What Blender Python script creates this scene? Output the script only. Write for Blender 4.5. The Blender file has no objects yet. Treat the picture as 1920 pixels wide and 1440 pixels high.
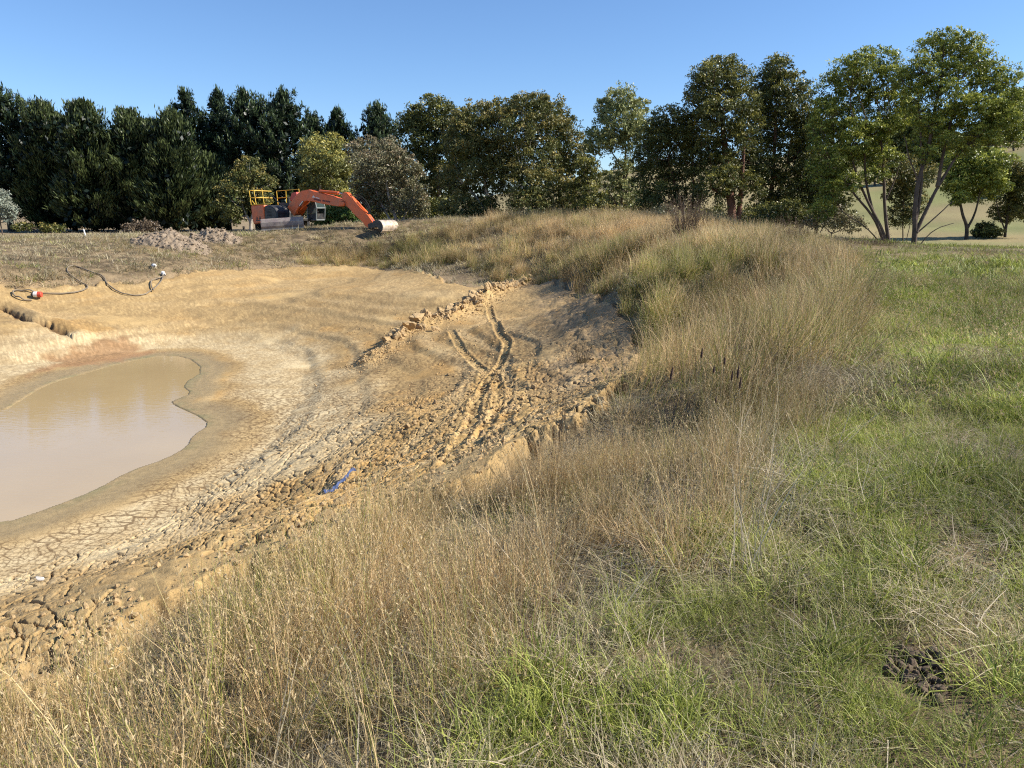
import bpy, math, numpy as np, random
from mathutils import Vector, Matrix
R = math.radians
rng = np.random.default_rng(7)
random.seed(7)
SC = bpy.context.scene
COL = SC.collection

# ------------------------------------------------------------------ camera
CAMZ = 1.65; PITCH = R(12.5); F = 1440.0          # the photo is 1920 x 1440, focal length 1440 px
cam_d = bpy.data.cameras.new('camera'); cam = bpy.data.objects.new('camera', cam_d); COL.objects.link(cam)
cam.location = (0, 0, CAMZ); cam.rotation_euler = (math.pi/2 - PITCH, 0, 0)
cam_d.sensor_width = 36; cam_d.lens = 27; cam_d.clip_start = .05; cam_d.clip_end = 3000
SC.camera = cam

# ------------------------------------------------------------------ light
SUN_DIR = Vector((1.0, -0.04, 0)).normalized()    # horizontal direction towards the sun
SUN_EL = R(37)
w = bpy.data.worlds.new('World'); SC.world = w; w.use_nodes = True
nt = w.node_tree; bg = nt.nodes['Background']
sky = nt.nodes.new('ShaderNodeTexSky'); sky.sky_type = 'NISHITA'; sky.sun_disc = False
sky.sun_elevation = SUN_EL; sky.sun_rotation = math.atan2(SUN_DIR.x, SUN_DIR.y)
sky.altitude = 300; sky.air_density = 1.0; sky.dust_density = 0.0; sky.ozone_density = 10.0
tintn = nt.nodes.new('ShaderNodeMix'); tintn.data_type = 'RGBA'; tintn.blend_type = 'MULTIPLY'; tintn.inputs[0].default_value = 1
tintn.inputs[7].default_value = (1.52, 1.33, 1.22, 1)      # clear southern sky, a deeper blue
nt.links.new(sky.outputs[0], tintn.inputs[6]); nt.links.new(tintn.outputs[2], bg.inputs[0]); bg.inputs[1].default_value = 0.084
sd_ = bpy.data.lights.new('sun', 'SUN'); sun = bpy.data.objects.new('sun', sd_); COL.objects.link(sun)
sd_.energy = 5.0; sd_.angle = R(.53); sd_.color = (1, .95, .86)
sv = Vector((SUN_DIR.x*math.cos(SUN_EL), SUN_DIR.y*math.cos(SUN_EL), math.sin(SUN_EL)))
sun.rotation_euler = sv.to_track_quat('Z', 'Y').to_euler()
SC.view_settings.view_transform = 'Standard'; SC.view_settings.look = 'None'
SC.view_settings.exposure = 0.74; SC.view_settings.gamma = 1
SC.cycles.max_bounces = 6; SC.cycles.diffuse_bounces = 3; SC.cycles.glossy_bounces = 3
SC.cycles.transmission_bounces = 3; SC.cycles.transparent_max_bounces = 4
SC.cycles.use_denoising = False; SC.cycles.filter_width = 1.15
SC.cycles.caustics_reflective = False; SC.cycles.caustics_refractive = False

# ------------------------------------------------------------------ measuring helpers
def ray(u, v):
    a = (u-960)/F; b = (720-v)/F
    return np.array([a, math.cos(PITCH)+b*math.sin(PITCH), -math.sin(PITCH)+b*math.cos(PITCH)])
def wp(u, v, z):                                   # point of height z seen at a photo pixel
    d = ray(u, v); t = (z-CAMZ)/d[2]; return np.array([d[0]*t, d[1]*t, z])
def wy(u, v, Y):                                   # point at distance Y seen at a photo pixel
    d = ray(u, v); t = Y/d[1]; return np.array([d[0]*t, Y, CAMZ+d[2]*t])

# ------------------------------------------------------------------ noise
M32 = 0xffffffff
def hsh(xi, yi, s):
    n = (xi.astype(np.int64)*374761393 + yi.astype(np.int64)*668265263 + s*974634777) & M32
    n = ((n ^ (n >> 13))*1274126177) & M32
    n = ((n ^ (n >> 16))*2246822519) & M32
    n = n ^ (n >> 15)
    return (n & M32)/4294967296.0
def vn(x, y, s=0):
    xi = np.floor(x); yi = np.floor(y); fx = x-xi; fy = y-yi
    fx = fx*fx*(3-2*fx); fy = fy*fy*(3-2*fy)
    a = hsh(xi, yi, s); b = hsh(xi+1, yi, s); c = hsh(xi, yi+1, s); d = hsh(xi+1, yi+1, s)
    return (a*(1-fx)+b*fx)*(1-fy)+(c*(1-fx)+d*fx)*fy
def fbm(x, y, s=0, o=4):
    t = 0; a = .5; k = 1.
    for i in range(o):
        t = t+a*(vn(x*k+i*17.3, y*k-i*9.1, s+i)-.5)*2; a *= .5; k *= 2.03
    return t
def sst(a, b, x):
    t = np.clip((x-a)/(b-a), 0, 1); return t*t*(3-2*t)

# ------------------------------------------------------------------ terrain shape
CP = [  # photo pixel and height of measured spots
 (650,437,.1),(650,460,-.35),(650,480,-1.0),(650,503,-1.6),(740,503,-1.6),(870,548,-1.6),(470,442,-.05),(720,430,.25),
 (300,465,-.3),(300,500,-1.0),(330,527,-1.6),(0,560,-1.8),(0,520,-1.0),(0,470,-.3),(150,545,-1.7),(130,500,-.9),
 (450,510,-1.6),(450,485,-1.0),(70,437,-.1),(1195,685,-1.5),(1130,575,-1.5),(1010,540,-1.5),(930,530,-1.5),
 (1080,765,-1.5),(850,875,-1.45),(500,1020,-1.35),(250,1150,-1.3),(0,1310,-1.25),(1000,1040,-.45),(700,1200,-.55),
 (900,1440,-.05),(400,1440,-.6),(0,1440,-.95),(1150,1200,-.02),(1300,1200,0),(1450,900,-.02),(1250,880,-.45),(1600,640,0),
 (1450,640,-.05),(1720,1265,0),(1800,800,0),(1900,600,0),(1700,520,.05),(1500,460,.25),(1560,500,.15),(1900,480,-.1),
 (0,640,-2.5),(0,600,-2.15),(200,600,-2.4),(450,600,-2.6),(600,560,-2.0),(620,700,-2.75),(750,640,-2.35),(900,620,-1.95),
 (900,760,-2.0),(650,850,-2.3),(400,1000,-2.5),(0,1120,-2.5),(100,1050,-2.75),(750,900,-1.85),(1020,650,-1.75),(1050,700,-1.75),(975,745,-2.05),
 (550,780,-2.85),(300,665,-3.2),(0,985,-3.2),(390,800,-3.2),(150,740,-3.7),(150,900,-3.7),(1700,465,.0)]
pts = [wp(*c) for c in CP]
pts += [np.array(p, float) for p in [
 (4.2,20,.1),(5.2,25,.2),(4.8,31,.3),(3.6,37,.35),(1.5,42,.35),(-2,46,.35),(-6,51,.3),(9,32,.2),(6,14,.05),(2.2,8.,-.1),(1.2,6,-.25),
 (0,0,0),(-2,0,0),(4,-4,0),(-6,-3,0),(-14,-2,0),(10,0,0),(25,10,0),(20,25,0),(-6,2.2,-.6),(-12,4,-1.2),(-20,8,-1.3),(-27,18,-1.2),(-29,28,-.8),
 (-22,16,-3.4),(-22,22,-3.),(-15,7,-2.6),(-34,14,0),(-36,34,.1),(-24,2,0),(-20,-6,0),(-35,55,0),(-10,70,0),(10,60,.1),(30,50,-.6),(20,50,-.2),(30,36,-.3),(35,20,0),
 (0,80,0),(-50,70,0),(-60,30,0),(-60,-10,0),(60,0,0),(60,40,-.6),(0,-40,0),(50,-40,0),(-50,-40,0)]]
pts = np.array(pts)
PX = pts[:, :2]/10.
def phi(r2): return .5*r2*np.log(r2+1e-9)
d2 = ((PX[:, None]-PX[None])**2).sum(-1); n = len(PX)
A = np.zeros((n+3, n+3)); A[:n, :n] = phi(d2)+np.eye(n)*2e-3; A[:n, n] = 1; A[:n, n+1:] = PX; A[n, :n] = 1; A[n+1:, :n] = PX.T
W = np.linalg.solve(A, np.r_[pts[:, 2], 0, 0, 0])
def tps(x, y):
    X = np.asarray(x, float).ravel()/10; Y = np.asarray(y, float).ravel()/10
    o = W[n]+W[n+1]*X+W[n+2]*Y
    for i in range(n): o += W[i]*phi((X-PX[i, 0])**2+(Y-PX[i, 1])**2)
    return o.reshape(np.shape(x))
def far(x, y):                                     # open fields behind the trees, rising to a ridge on the right
    r = np.hypot(x, y); az = x/np.maximum(y, 1)
    el = np.interp(az, [-1.2, -.7, -.3, -.12, .0, .13, .3, .44, .55, .65, .9, 2], [8, 6, 4, 8, 34, 70, 84, 92, 102, 116, 130, 130])*sst(0, 40, y)
    ridge = 1.65+el/1440*300
    z = -.2 - .9*sst(.2, .5, az)*sst(50, 80, r)
    zz = z+(ridge-z)*sst(85, 300, r)**.9*(r > 85)
    return zz+fbm(x/70, y/70, 5, 3)*2.2*sst(110, 300, r)
def base(x, y):
    x = np.asarray(x, float); y = np.asarray(y, float)
    r = np.hypot(x, y-10)
    k = sst(52, 74, r)
    return tps(np.clip(x, -60, 60), np.clip(y, -40, 80))*(1-k)+far(x, y)*k
def gp(u, v, n=400):                               # where the line of sight at a photo pixel meets the ground
    d = ray(u, v); t = np.geomspace(1.2, 260, n)
    X = d[0]*t; Y = d[1]*t; Z = CAMZ+d[2]*t-base(X, Y)
    i = np.argmax(Z < 0) if (Z < 0).any() else n-1
    if i == 0: return np.array([X[0], Y[0]])
    f = Z[i-1]/(Z[i-1]-Z[i]+1e-9); return np.array([X[i-1]+(X[i]-X[i-1])*f, Y[i-1]+(Y[i]-Y[i-1])*f])
def poly(px, extra=()): return np.array([gp(*p) for p in px]+[np.array(e, float) for e in extra])
def densify(P, closed=False, it=2):
    for _ in range(it):
        Q = []; m = len(P)
        for i in range(m if closed else m-1):
            a = P[i]; b = P[(i+1) % m]; Q += [a*.75+b*.25, a*.25+b*.75]
        if not closed: Q = [P[0]]+Q+[P[-1]]
        P = np.array(Q)
    return P
def pdist(x, y, P, closed=False, lim=3.):
    """distance, length along, side of a polyline; only exact within lim"""
    sh = np.shape(x); x = np.ravel(x); y = np.ravel(y)
    D = np.full(x.shape, 1e3); S = np.zeros(x.shape); G = np.ones(x.shape)
    Q = np.vstack([P, P[:1]]) if closed else P
    lo = Q.min(0)-lim; hi = Q.max(0)+lim
    idx = np.nonzero((x > lo[0]) & (x < hi[0]) & (y > lo[1]) & (y < hi[1]))[0]
    X = x[idx]; Y = y[idx]; d = np.full(X.shape, 1e3); s = np.zeros(X.shape); g = np.ones(X.shape); L = 0
    for i in range(len(Q)-1):
        a = Q[i]; e = Q[i+1]-a; l = math.hypot(*e)+1e-9
        t = np.clip(((X-a[0])*e[0]+(Y-a[1])*e[1])/l/l, 0, 1)
        dd = np.hypot(X-a[0]-t*e[0], Y-a[1]-t*e[1]); m = dd < d
        d[m] = dd[m]; s[m] = L+t[m]*l
        g[m] = np.sign(e[0]*(Y[m]-a[1])-e[1]*(X[m]-a[0])); L += l
    D[idx] = d; S[idx] = s; G[idx] = g
    return D.reshape(sh), S.reshape(sh), G.reshape(sh)
def inside(x, y, P):
    sh = np.shape(x); x = np.ravel(x); y = np.ravel(y); c = np.zeros(x.shape, bool)
    for i in range(len(P)):
        x1, y1 = P[i]; x2, y2 = P[(i+1) % len(P)]
        if y1 == y2: continue
        c ^= ((y1 > y) != (y2 > y)) & (x < (x2-x1)*(y-y1)/(y2-y1)+x1)
    return c.reshape(sh)
def sdist(x, y, P, lim=3.):                        # negative inside
    d = pdist(x, y, P, True, lim)[0]; i = inside(x, y, P)
    return np.where(i, -np.minimum(d, 50), np.minimum(d, 50))

MUD = densify(poly([(0,553),(150,545),(235,538),(330,526),(450,510),(560,503),(700,503),(760,509),(800,521),(870,546),(930,548),
    (1010,541),(1075,555),(1130,578),(1183,615),(1203,685),(1165,755),(1100,805),(1020,862),(875,925),(725,1000),(585,1058),(425,1120),
    (275,1205),(125,1305),(20,1370)], [(-3.9,3.5),(-8,3.8),(-15,5.5),(-22,9),(-27.5,18),(-27.5,28),(-24,32.)]), True, 1)
WZ = -3.2
WATER = densify(np.array([wp(u, v, WZ)[:2] for u, v in [(0,775),(40,750),(85,722),(140,705),(230,680),(290,668),(350,668),(385,695),(340,722),(360,738),(335,748),(318,755),
    (345,768),(372,780),(394,797),(360,818),(352,838),(310,862),(240,885),(180,920),(90,955),(0,985)]]+[np.array(e, float) for e in [(-14,10.),(-20,12),(-23,18),(-22.5,21.5)]]), True, 1)
BERM = densify(poly([(690,672),(735,640),(770,622),(830,604),(880,585),(925,562),(965,545),(1005,530)]), False, 1)
RUTS = [densify(poly(p), False, 2) for p in [
    [(915,578),(923,600),(935,637),(953,647),(947,670),(927,700),(908,730),(893,763),(888,807),(872,843),(855,880),(842,915)],
    [(842,622),(862,655),(880,672),(907,697),(928,713),(938,747),(934,773),(922,805)],
    [(988,685),(977,720),(980,757),(985,793),(975,830),(945,875)],
    [(955,765),(928,800),(905,840),(880,885)],
    [(902,700),(884,735),(872,770),(862,815),(846,850),(828,885)]]]
GULLY = densify(poly([(-40,575),(0,577),(25,590),(45,602),(80,604),(102,612),(120,620)]), False, 1)
GULLY2 = densify(poly([(735,760),(775,745),(800,770),(760,820),(700,862),(675,905),(640,960),(600,1010)]), False, 1)
def ground(x, y):                                  # the ground things stand on
    x = np.asarray(x, float); y = np.asarray(y, float)
    z = base(x, y)
    s = sdist(x, y, WATER, 3.)
    k = np.clip(1-np.abs(s)/2.4, 0, 1); k = k*k*(3-2*k)
    zs = WZ+np.where(s > 0, s*.045, s*.2)
    z = z*(1-k)+zs*k
    z = np.where((s > 0), np.maximum(z, WZ+.02+.0*s), z)
    z = np.where((s < -.02), np.minimum(z, WZ-.02), z)
    return z

# ------------------------------------------------------------------ node and mesh helpers
def mat(name, build):
    m = bpy.data.materials.new(name); m.use_nodes = True; t = m.node_tree
    b = t.nodes['Principled BSDF']; build(t, b); return m
def N(t, typ, **k):
    n_ = t.nodes.new(typ)
    for a, v in k.items(): setattr(n_, a, v)
    return n_
def mixc(t, fac, a, b, blend='MIX'):
    m = N(t, 'ShaderNodeMix', data_type='RGBA', blend_type=blend)
    for s, v in ((m.inputs[0], fac), (m.inputs[6], a), (m.inputs[7], b)):
        if hasattr(v, 'is_output'): t.links.new(v, s)
        elif isinstance(v, (int, float)): s.default_value = v
        else: s.default_value = (*v, 1)
    return m.outputs[2]
def noise(t, scale, detail=4, rough=.55, coord='Object', dim='3D'):
    tc = N(t, 'ShaderNodeTexCoord'); n_ = N(t, 'ShaderNodeTexNoise'); n_.inputs['Scale'].default_value = scale
    n_.inputs['Detail'].default_value = detail; n_.inputs['Roughness'].default_value = rough
    t.links.new(tc.outputs[coord], n_.inputs['Vector']); return n_.outputs['Fac']
def ramp(t, f, stops):
    r = N(t, 'ShaderNodeValToRGB'); e = r.color_ramp.elements
    while len(e) < len(stops): e.new(.5)
    for i, (p, c) in enumerate(stops): e[i].position = p; e[i].color = (*c, 1) if len(c) == 3 else c
    t.links.new(f, r.inputs[0]); return r.outputs[0]
def bump(t, b, h, strength, dist):
    n_ = N(t, 'ShaderNodeBump'); n_.inputs['Strength'].default_value = strength; n_.inputs['Distance'].default_value = dist
    t.links.new(h, n_.inputs['Height']); t.links.new(n_.outputs[0], b.inputs['Normal'])
def solid(name, col, rough=.6, metal=0., var=.25, scale=6, dirt=None, bmp=.0):
    def f(t, b):
        c2 = tuple(x*(1-var) for x in col); c3 = tuple(min(1, x*(1+var)) for x in col)
        c = ramp(t, noise(t, scale), [(.3, c2), (.7, c3)])
        if dirt:
            d = ramp(t, noise(t, scale*.7, 6, .7), [(.45, (0, 0, 0)), (.62, (1, 1, 1))])
            c = mixc(t, d, c, dirt)
        t.links.new(c, b.inputs['Base Color']); b.inputs['Roughness'].default_value = rough; b.inputs['Metallic'].default_value = metal
        if bmp: bump(t, b, noise(t, scale*5, 5), .6, bmp)
    return mat(name, f)

class MB:
    def __init__(s): s.v = []; s.f = []; s.n = 0
    def add(s, v, f):
        s.v.append(np.asarray(v, float)); s.f += [tuple(i+s.n for i in q) for q in f]; s.n += len(v)
    def box(s, c, d, rot=None):
        c = np.array(c, float); d = np.array(d, float)/2
        v = np.array([[x, y, z] for x in (-1, 1) for y in (-1, 1) for z in (-1, 1)])*d
        if rot is not None: v = v@np.array(rot).T
        s.add(v+c, [(0,1,3,2),(4,6,7,5),(0,4,5,1),(2,3,7,6),(0,2,6,4),(1,5,7,3)])
    def prism(s, P, y0, y1):                       # polygon in x,z extruded along y
        m = len(P); v = [(p[0], y0, p[1]) for p in P]+[(p[0], y1, p[1]) for p in P]
        a = sum(P[i][0]*P[(i+1) % m][1]-P[(i+1) % m][0]*P[i][1] for i in range(m)) > 0
        f = [tuple(range(m)), tuple(range(2*m-1, m-1, -1))]+[(i, i+m, (i+1) % m+m, (i+1) % m) for i in range(m)]
        if not a: f = [q[::-1] for q in f]
        s.add(v, f)
    def tube(s, P, r, k=8, cap=True):
        P = np.asarray(P, float); m = len(P); r = np.broadcast_to(np.asarray(r, float), (m,))
        T = np.gradient(P, axis=0); T /= np.linalg.norm(T, axis=1)[:, None]+1e-9
        up = np.array([0, 0, 1.]) if abs(T[0][2]) < .9 else np.array([1., 0, 0])
        V = []
        u_ = np.cross(T[0], up); u_ /= np.linalg.norm(u_)
        for i in range(m):
            u_ = u_-T[i]*u_.dot(T[i]); u_ /= np.linalg.norm(u_)+1e-9; w_ = np.cross(T[i], u_)
            for j in range(k):
                a = 2*math.pi*j/k; V.append(P[i]+r[i]*(u_*math.cos(a)+w_*math.sin(a)))
        f = [(i*k+j, i*k+(j+1) % k, (i+1)*k+(j+1) % k, (i+1)*k+j) for i in range(m-1) for j in range(k)]
        if cap: f += [tuple(range(k))[::-1], tuple(range((m-1)*k, m*k))]
        s.add(V, f)
    def build(s, name, m, parent=None, smooth=False, bevel=0):
        me = bpy.data.meshes.new(name); me.from_pydata(np.vstack(s.v).tolist(), [], s.f)
        me.materials.append(m)
        if smooth: me.polygons.foreach_set('use_smooth', np.ones(len(me.polygons), bool))
        o = bpy.data.objects.new(name, me); COL.objects.link(o)
        if parent: o.parent = parent
        if bevel:
            b = o.modifiers.new('bevel', 'BEVEL'); b.width = bevel; b.segments = 2; b.limit_method = 'ANGLE'
        return o
def npmesh(name, V, Fq, m, attrs=None, smooth=False, link=True, parent=None):
    """quads given as an (n,4) array; attrs: name -> (n,4) point colours"""
    me = bpy.data.meshes.new(name); nf = len(Fq); k = Fq.shape[1]
    me.vertices.add(len(V)); me.vertices.foreach_set('co', np.ascontiguousarray(V, np.float32).ravel())
    me.loops.add(nf*k); me.loops.foreach_set('vertex_index', np.ascontiguousarray(Fq, np.int32).ravel())
    me.polygons.add(nf); me.polygons.foreach_set('loop_start', np.arange(0, nf*k, k, dtype=np.int32))
    me.update(calc_edges=True)
    if smooth: me.polygons.foreach_set('use_smooth', np.ones(nf, bool))
    for a, c in (attrs or {}).items():
        at = me.attributes.new(a, 'FLOAT_COLOR', 'POINT'); at.data.foreach_set('color', np.ascontiguousarray(c, np.float32).ravel())
    if m: me.materials.append(m)
    o = bpy.data.objects.new(name, me)
    if link: COL.objects.link(o)
    if parent: o.parent = parent
    return o
def tag(o, label=None, cat=None, group=None, kind=None):
    if label: o['label'] = label
    if cat: o['category'] = cat
    if group: o['group'] = group
    if kind: o['kind'] = kind
    return o
def empty(name, loc=(0, 0, 0), rz=0):
    o = bpy.data.objects.new(name, None); COL.objects.link(o); o.location = loc; o.rotation_euler = (0, 0, rz); o.empty_display_size = .2; return o

# ------------------------------------------------------------------ the ground mesh
def radii():
    r = [.5]
    while r[-1] < 700:
        q = r[-1]
        if q < 4: d = .03
        elif q < 60: d = max(.02, q*q/(3.6*768)*.8)
        else: d = q*.03
        if 6.5 < q < 30: d = min(d, max(.016, q*q/(3.9*768)*.46))
        if 28 < q < 60: d = min(d, .22)
        r.append(q+min(d, max(.3, q*.03)))
    return np.array(r)
rr = radii()
th = np.r_[np.linspace(-math.pi, -.74, 60)[:-1], np.linspace(-.74, .0, 640)[:-1], np.linspace(0, .25, 230)[:-1], np.linspace(.25, .74, 160)[:-1], np.linspace(.74, math.pi, 60)]
TH, RRr = np.meshgrid(th, rr)
GX = RRr*np.sin(TH); GY = RRr*np.cos(TH)
Z = ground(GX, GY)
SM = sdist(GX, GY, MUD, 6.); SW = sdist(GX, GY, WATER, 8.)
mud = sst(.14, -.14, SM+fbm(GX*1.7, GY*1.7, 3)*(.35+.45*sst(14, 9, GY)))
# coarse relief
Z += (1-mud)*fbm(GX*1.3, GY*1.3, 11, 4)*.07*sst(.5, 3, RRr)
Z += mud*(fbm(GX*.7, GY*.7, 12, 4)*.09+fbm(GX*3.1, GY*3.1, 13, 4)*.03*(.25+.75*sst(26, 9, RRr)))*sst(.0, 1.5, SW)
Z += mud*sst(.3, 1.2, SW)*np.abs(fbm(GX*1.6, GY*1.6, 41, 5))*.06*sst(-4, -1, SM)*sst(28, 12, RRr)
rough = sst(-2.6, -.6, SM)*sst(12, 15, GY)*sst(-2.5, .5, GX)*mud
Z += rough*(np.abs(fbm(GX*2.3, GY*2.3, 45, 5))*.10-.01)
# the old waterline ledge round the basin
led = sst(-.05, .3, SM+fbm(GX*2.3, GY*2.3, 21)*.3)*sst(20, 32, GY)
Z += led*.16
# concentric old waterlines
for lv, am in ((-2.0, .08), (-2.12, .05), (-2.28, .08), (-2.42, .05), (-2.6, .07), (-2.8, .05), (-1.85, .05)):
    q = base(GX, GY)+fbm(GX*.3, GY*.3, int(-lv*100), 4)*.07-lv
    Z += mud*am*(sst(-.03, .03, q)-.5)*sst(.3, 1.4, SW)
# clay berm
d, s, g = pdist(GX, GY, BERM, False, 2.)
bh = .13+.14*np.sin(np.clip(s/(s.max()+1e-6), 0, 1)*math.pi)
prof = np.exp(-(d/(.34+.12*vn(s*1.3, s*0, 5)))**2)
Z += prof*bh*(.55+.9*vn(GX*3, GY*3, 31)+.6*(vn(GX*9, GY*9, 32)-.4))
bm_berm = prof
# wheel ruts with lug marks
ruts = np.zeros_like(Z)
for i, P_ in enumerate(RUTS):
    d, s, g = pdist(GX, GY, P_, False, 1.2)
    hw = (.11, .10, .09, .10, .08)[i]; dep = (.085, .07, .05, .05, .04)[i]
    fade = sst(0, .5, s)*sst(s.max(), s.max()-.5, s)
    inn = sst(hw+.02, hw-.03, d); rim = np.exp(-((d-hw-.04)/.035)**2)
    lug = (np.sin(s*2*math.pi/.22+g*d*11)*.5+.5)**1.5
    dep *= (.75, .7, .6, 1.3, .5)[i]; Z += fade*(-inn*dep+inn*lug*.045+rim*dep*.28*(.3+1.2*vn(s*2.9, g*3, 9)))
    sh = sst(.9, .25, d)*fade
    Z += sh*np.abs(fbm(GX*5, GY*5, 55, 4))*.03
    ruts = np.maximum(ruts, np.maximum(inn, rim*.6)*fade)
d, s, g = pdist(GX, GY, GULLY, False, 1.5)
gl1 = sst(.20, .07, d+fbm(GX*4, GY*4, 61)*.16); Z -= gl1*.16
Z += np.exp(-((d-.55)/.3)**2)*(g > 0)*.16*(d < 2)
d, s, g = pdist(GX, GY, GULLY2, False, 1.5)
gl2 = sst(.5, .1, d+fbm(GX*3, GY*3, 63)*.3)
Z += gl2*(fbm(GX*4.3, GY*4.3, 64, 5)*.06-.01)
# drying cracks: jittered cells, each plate tilted a little
def cells(x, y, size, seed):
    X = x/size; Y = y/size; xi = np.floor(X); yi = np.floor(Y)
    f1 = np.full(X.shape, 9.); f2 = np.full(X.shape, 9.); cx = np.zeros_like(X); cy = np.zeros_like(X)
    for a in (-1, 0, 1):
        for b in (-1, 0, 1):
            px = xi+a; py = yi+b
            qx = px+.1+.8*hsh(px, py, seed); qy = py+.1+.8*hsh(px, py, seed+1)
            dd = np.hypot(X-qx, Y-qy); m = dd < f1
            f2 = np.where(m, f1, np.minimum(f2, dd)); cx = np.where(m, qx, cx); cy = np.where(m, qy, cy); f1 = np.where(m, dd, f1)
    return f1, f2, X-cx, Y-cy, hsh(np.floor(cx*7), np.floor(cy*7), seed+2), hsh(np.floor(cx*7), np.floor(cy*7), seed+3)
sel = (mud > .05) & (np.abs(TH) < .8) & (SW > -.1)
x = GX[sel]; y = GY[sel]; r_ = RRr[sel]
wx = x+fbm(x*4, y*4, 71, 3)*.07+fbm(x*.9, y*.9, 75, 2)*.5; wy_ = y+fbm(x*4, y*4, 72, 3)*.07+fbm(x*.9, y*.9, 76, 2)*.5
cz = np.zeros_like(x); dark = np.zeros_like(x)
wet = sst(.35, 1.3, SW[sel]+fbm(x*.9, y*.9, 8)*.5)      # no cracks in the wet margin
patch = sst(-.25, .15, fbm(x*.45, y*.45, 73, 4)+.32)
for size, wdt, dep, st in ((.24, .015, .052, 1.), (.11, .008, .026, .6)):
    f1, f2, dx, dy, h1, h2 = cells(wx, wy_, size, int(size*1000))
    gap = (f2-f1)*size*.5
    wd = np.maximum(wdt*(.3+1.3*vn(x*3, y*3, 81)), r_*.0010)
    on = wet*patch*st*sst(.15, .45, vn(x*1.9, y*1.9, 82+int(size*100))+.18)
    cr = sst(wd, wd*.35, gap)*on
    cz -= cr*dep*(.06+.94*sst(21, 11, r_))
    cz += ((1-cr)*on*(dx*(h1-.5)+dy*(h2-.5))*size*.10*sst(16, 7, r_)+(1-cr)*on*(h1-.5)*.008*sst(20, 8, r_))
    dark = np.maximum(dark, cr)
cz *= 1-.8*np.clip(ruts[sel], 0, 1)-.0
Z[sel] += cz*(1-.7*np.clip(bm_berm[sel], 0, 1))
Z = np.where(SW > 0, np.maximum(Z, WZ+.004+.03*np.minimum(SW, 2.5)), Z)
CR = np.zeros_like(Z); CR[sel] = dark
# hollow for the heap of droppings
hx, hy = gp(1718, 1268)
Z -= .012*np.exp(-(((GX-hx)/.15)**2+((GY-hy)/.2)**2))

# ground colours (soil tones, plus shade painted into cracks and under grass)
def C(*a): return np.array(a)
def lerp(a, b, k): return a*(1-k[..., None])+b*k[..., None]
n1 = fbm(GX*.6, GY*.6, 91, 5); n2 = fbm(GX*2.7, GY*2.7, 92, 4); n3 = fbm(GX*.22, GY*.22, 93, 4)
col = np.ones(GX.shape+(3,))*C(.47, .325, .145)
col = lerp(col, C(.52, .305, .10), sst(.0, .45, n1+.2*n2)*.7)              # ochre patches
col = lerp(col, C(.36, .25, .12), sst(.05, .4, n3-.3*n2)*.8)                # duller clay
bz = base(GX, GY)+fbm(GX*.35, GY*.35, 96, 4)*.07
band = .5+.5*np.sin(bz*24+1.3*np.sin(bz*9))
col = lerp(col, C(.60, .455, .245), sst(.55, .95, band)*sst(-.35, .2, n1)*.55)
col = lerp(col, C(.38, .255, .11), sst(.35, .05, band)*.40)
crust = sst(1.0, 1.7, SW+n1*.6)*sst(4.6, 2.9, SW+n1*1.6+n2*.4)
crust *= .6+.4*sst(-.3, .2, n2)
col = lerp(col, C(.66, .54, .33), crust*.85)
f_far = sst(26, 33, GY)*mud
col = lerp(col, C(.53, .38, .18), f_far*.45)
wetm = sst(1.25, .5, SW+n1*.45)
col = lerp(col, C(.32, .24, .125), wetm)
col = lerp(col, C(.22, .20, .10), wetm*sst(.4, .0, SW)*sst(-.05, .5, n2+.1)*.7)   # green scum line
rp = poly([(90,660),(180,632),(235,628),(300,660),(230,680),(120,700),(60,725)])
rd = sdist(GX, GY, rp, 3.)
col = lerp(col, C(.36, .20, .095), sst(.3, -.4, rd+n2*.6)*.8)
col = lerp(col, C(.56, .35, .13), np.clip(gl2, 0, 1)*.5)
col = lerp(col, C(.50, .355, .165), np.clip(bm_berm, 0, 1)*.8)
col = lerp(col, C(.52, .37, .165), np.clip(ruts, 0, 1)*.5)
col = lerp(col, C(.13, .075, .035), gl1*.9)
col = lerp(col, C(.15, .09, .04), np.clip(CR*1.2, 0, 1)*(.45+.4*sst(26, 18, RRr)))  # moist crack dirt, darkened further to paint shade into the cracks
# grassy ground outside the basin
soil = lerp(np.ones(GX.shape+(3,))*C(.13, .095, .055), C(.27, .20, .115), sst(-.2, .3, n2))  # base darkened so gaps between the tufts look shaded
soil = lerp(soil, C(.16, .155, .06), sst(-.15, .35, n1)*sst(3, 8, GX-.36*GY+2)*.9)
toe = sst(1.6, .3, SM)*(SM > -.3)*sst(8, 14, GY)
soil = lerp(soil, C(.30, .22, .13), toe*.7)
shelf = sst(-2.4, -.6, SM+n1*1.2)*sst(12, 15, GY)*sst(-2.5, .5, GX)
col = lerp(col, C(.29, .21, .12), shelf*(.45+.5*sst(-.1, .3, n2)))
fieldm = sst(60, 75, RRr)
fc = lerp(np.ones(GX.shape+(3,))*C(.27, .22, .105), C(.19, .20, .07), sst(-.3, .3, fbm(GX/22, GY/22, 95, 4)+.1)*sst(.35, .5, GX/np.maximum(GY, 1)))
fc = fc*(.86+.3*vn(GX*.25, GY*.25, 97)[..., None])
fc = lerp(fc, C(.27, .2, .12), sst(0., -.2, GX/np.maximum(GY, 1))*.8)
soil = lerp(soil, fc, fieldm)
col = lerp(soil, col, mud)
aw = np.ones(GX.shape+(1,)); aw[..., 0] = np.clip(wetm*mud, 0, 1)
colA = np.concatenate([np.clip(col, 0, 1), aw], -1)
nr, ntn = GX.shape
idx = np.arange(nr*ntn).reshape(nr, ntn)
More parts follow.
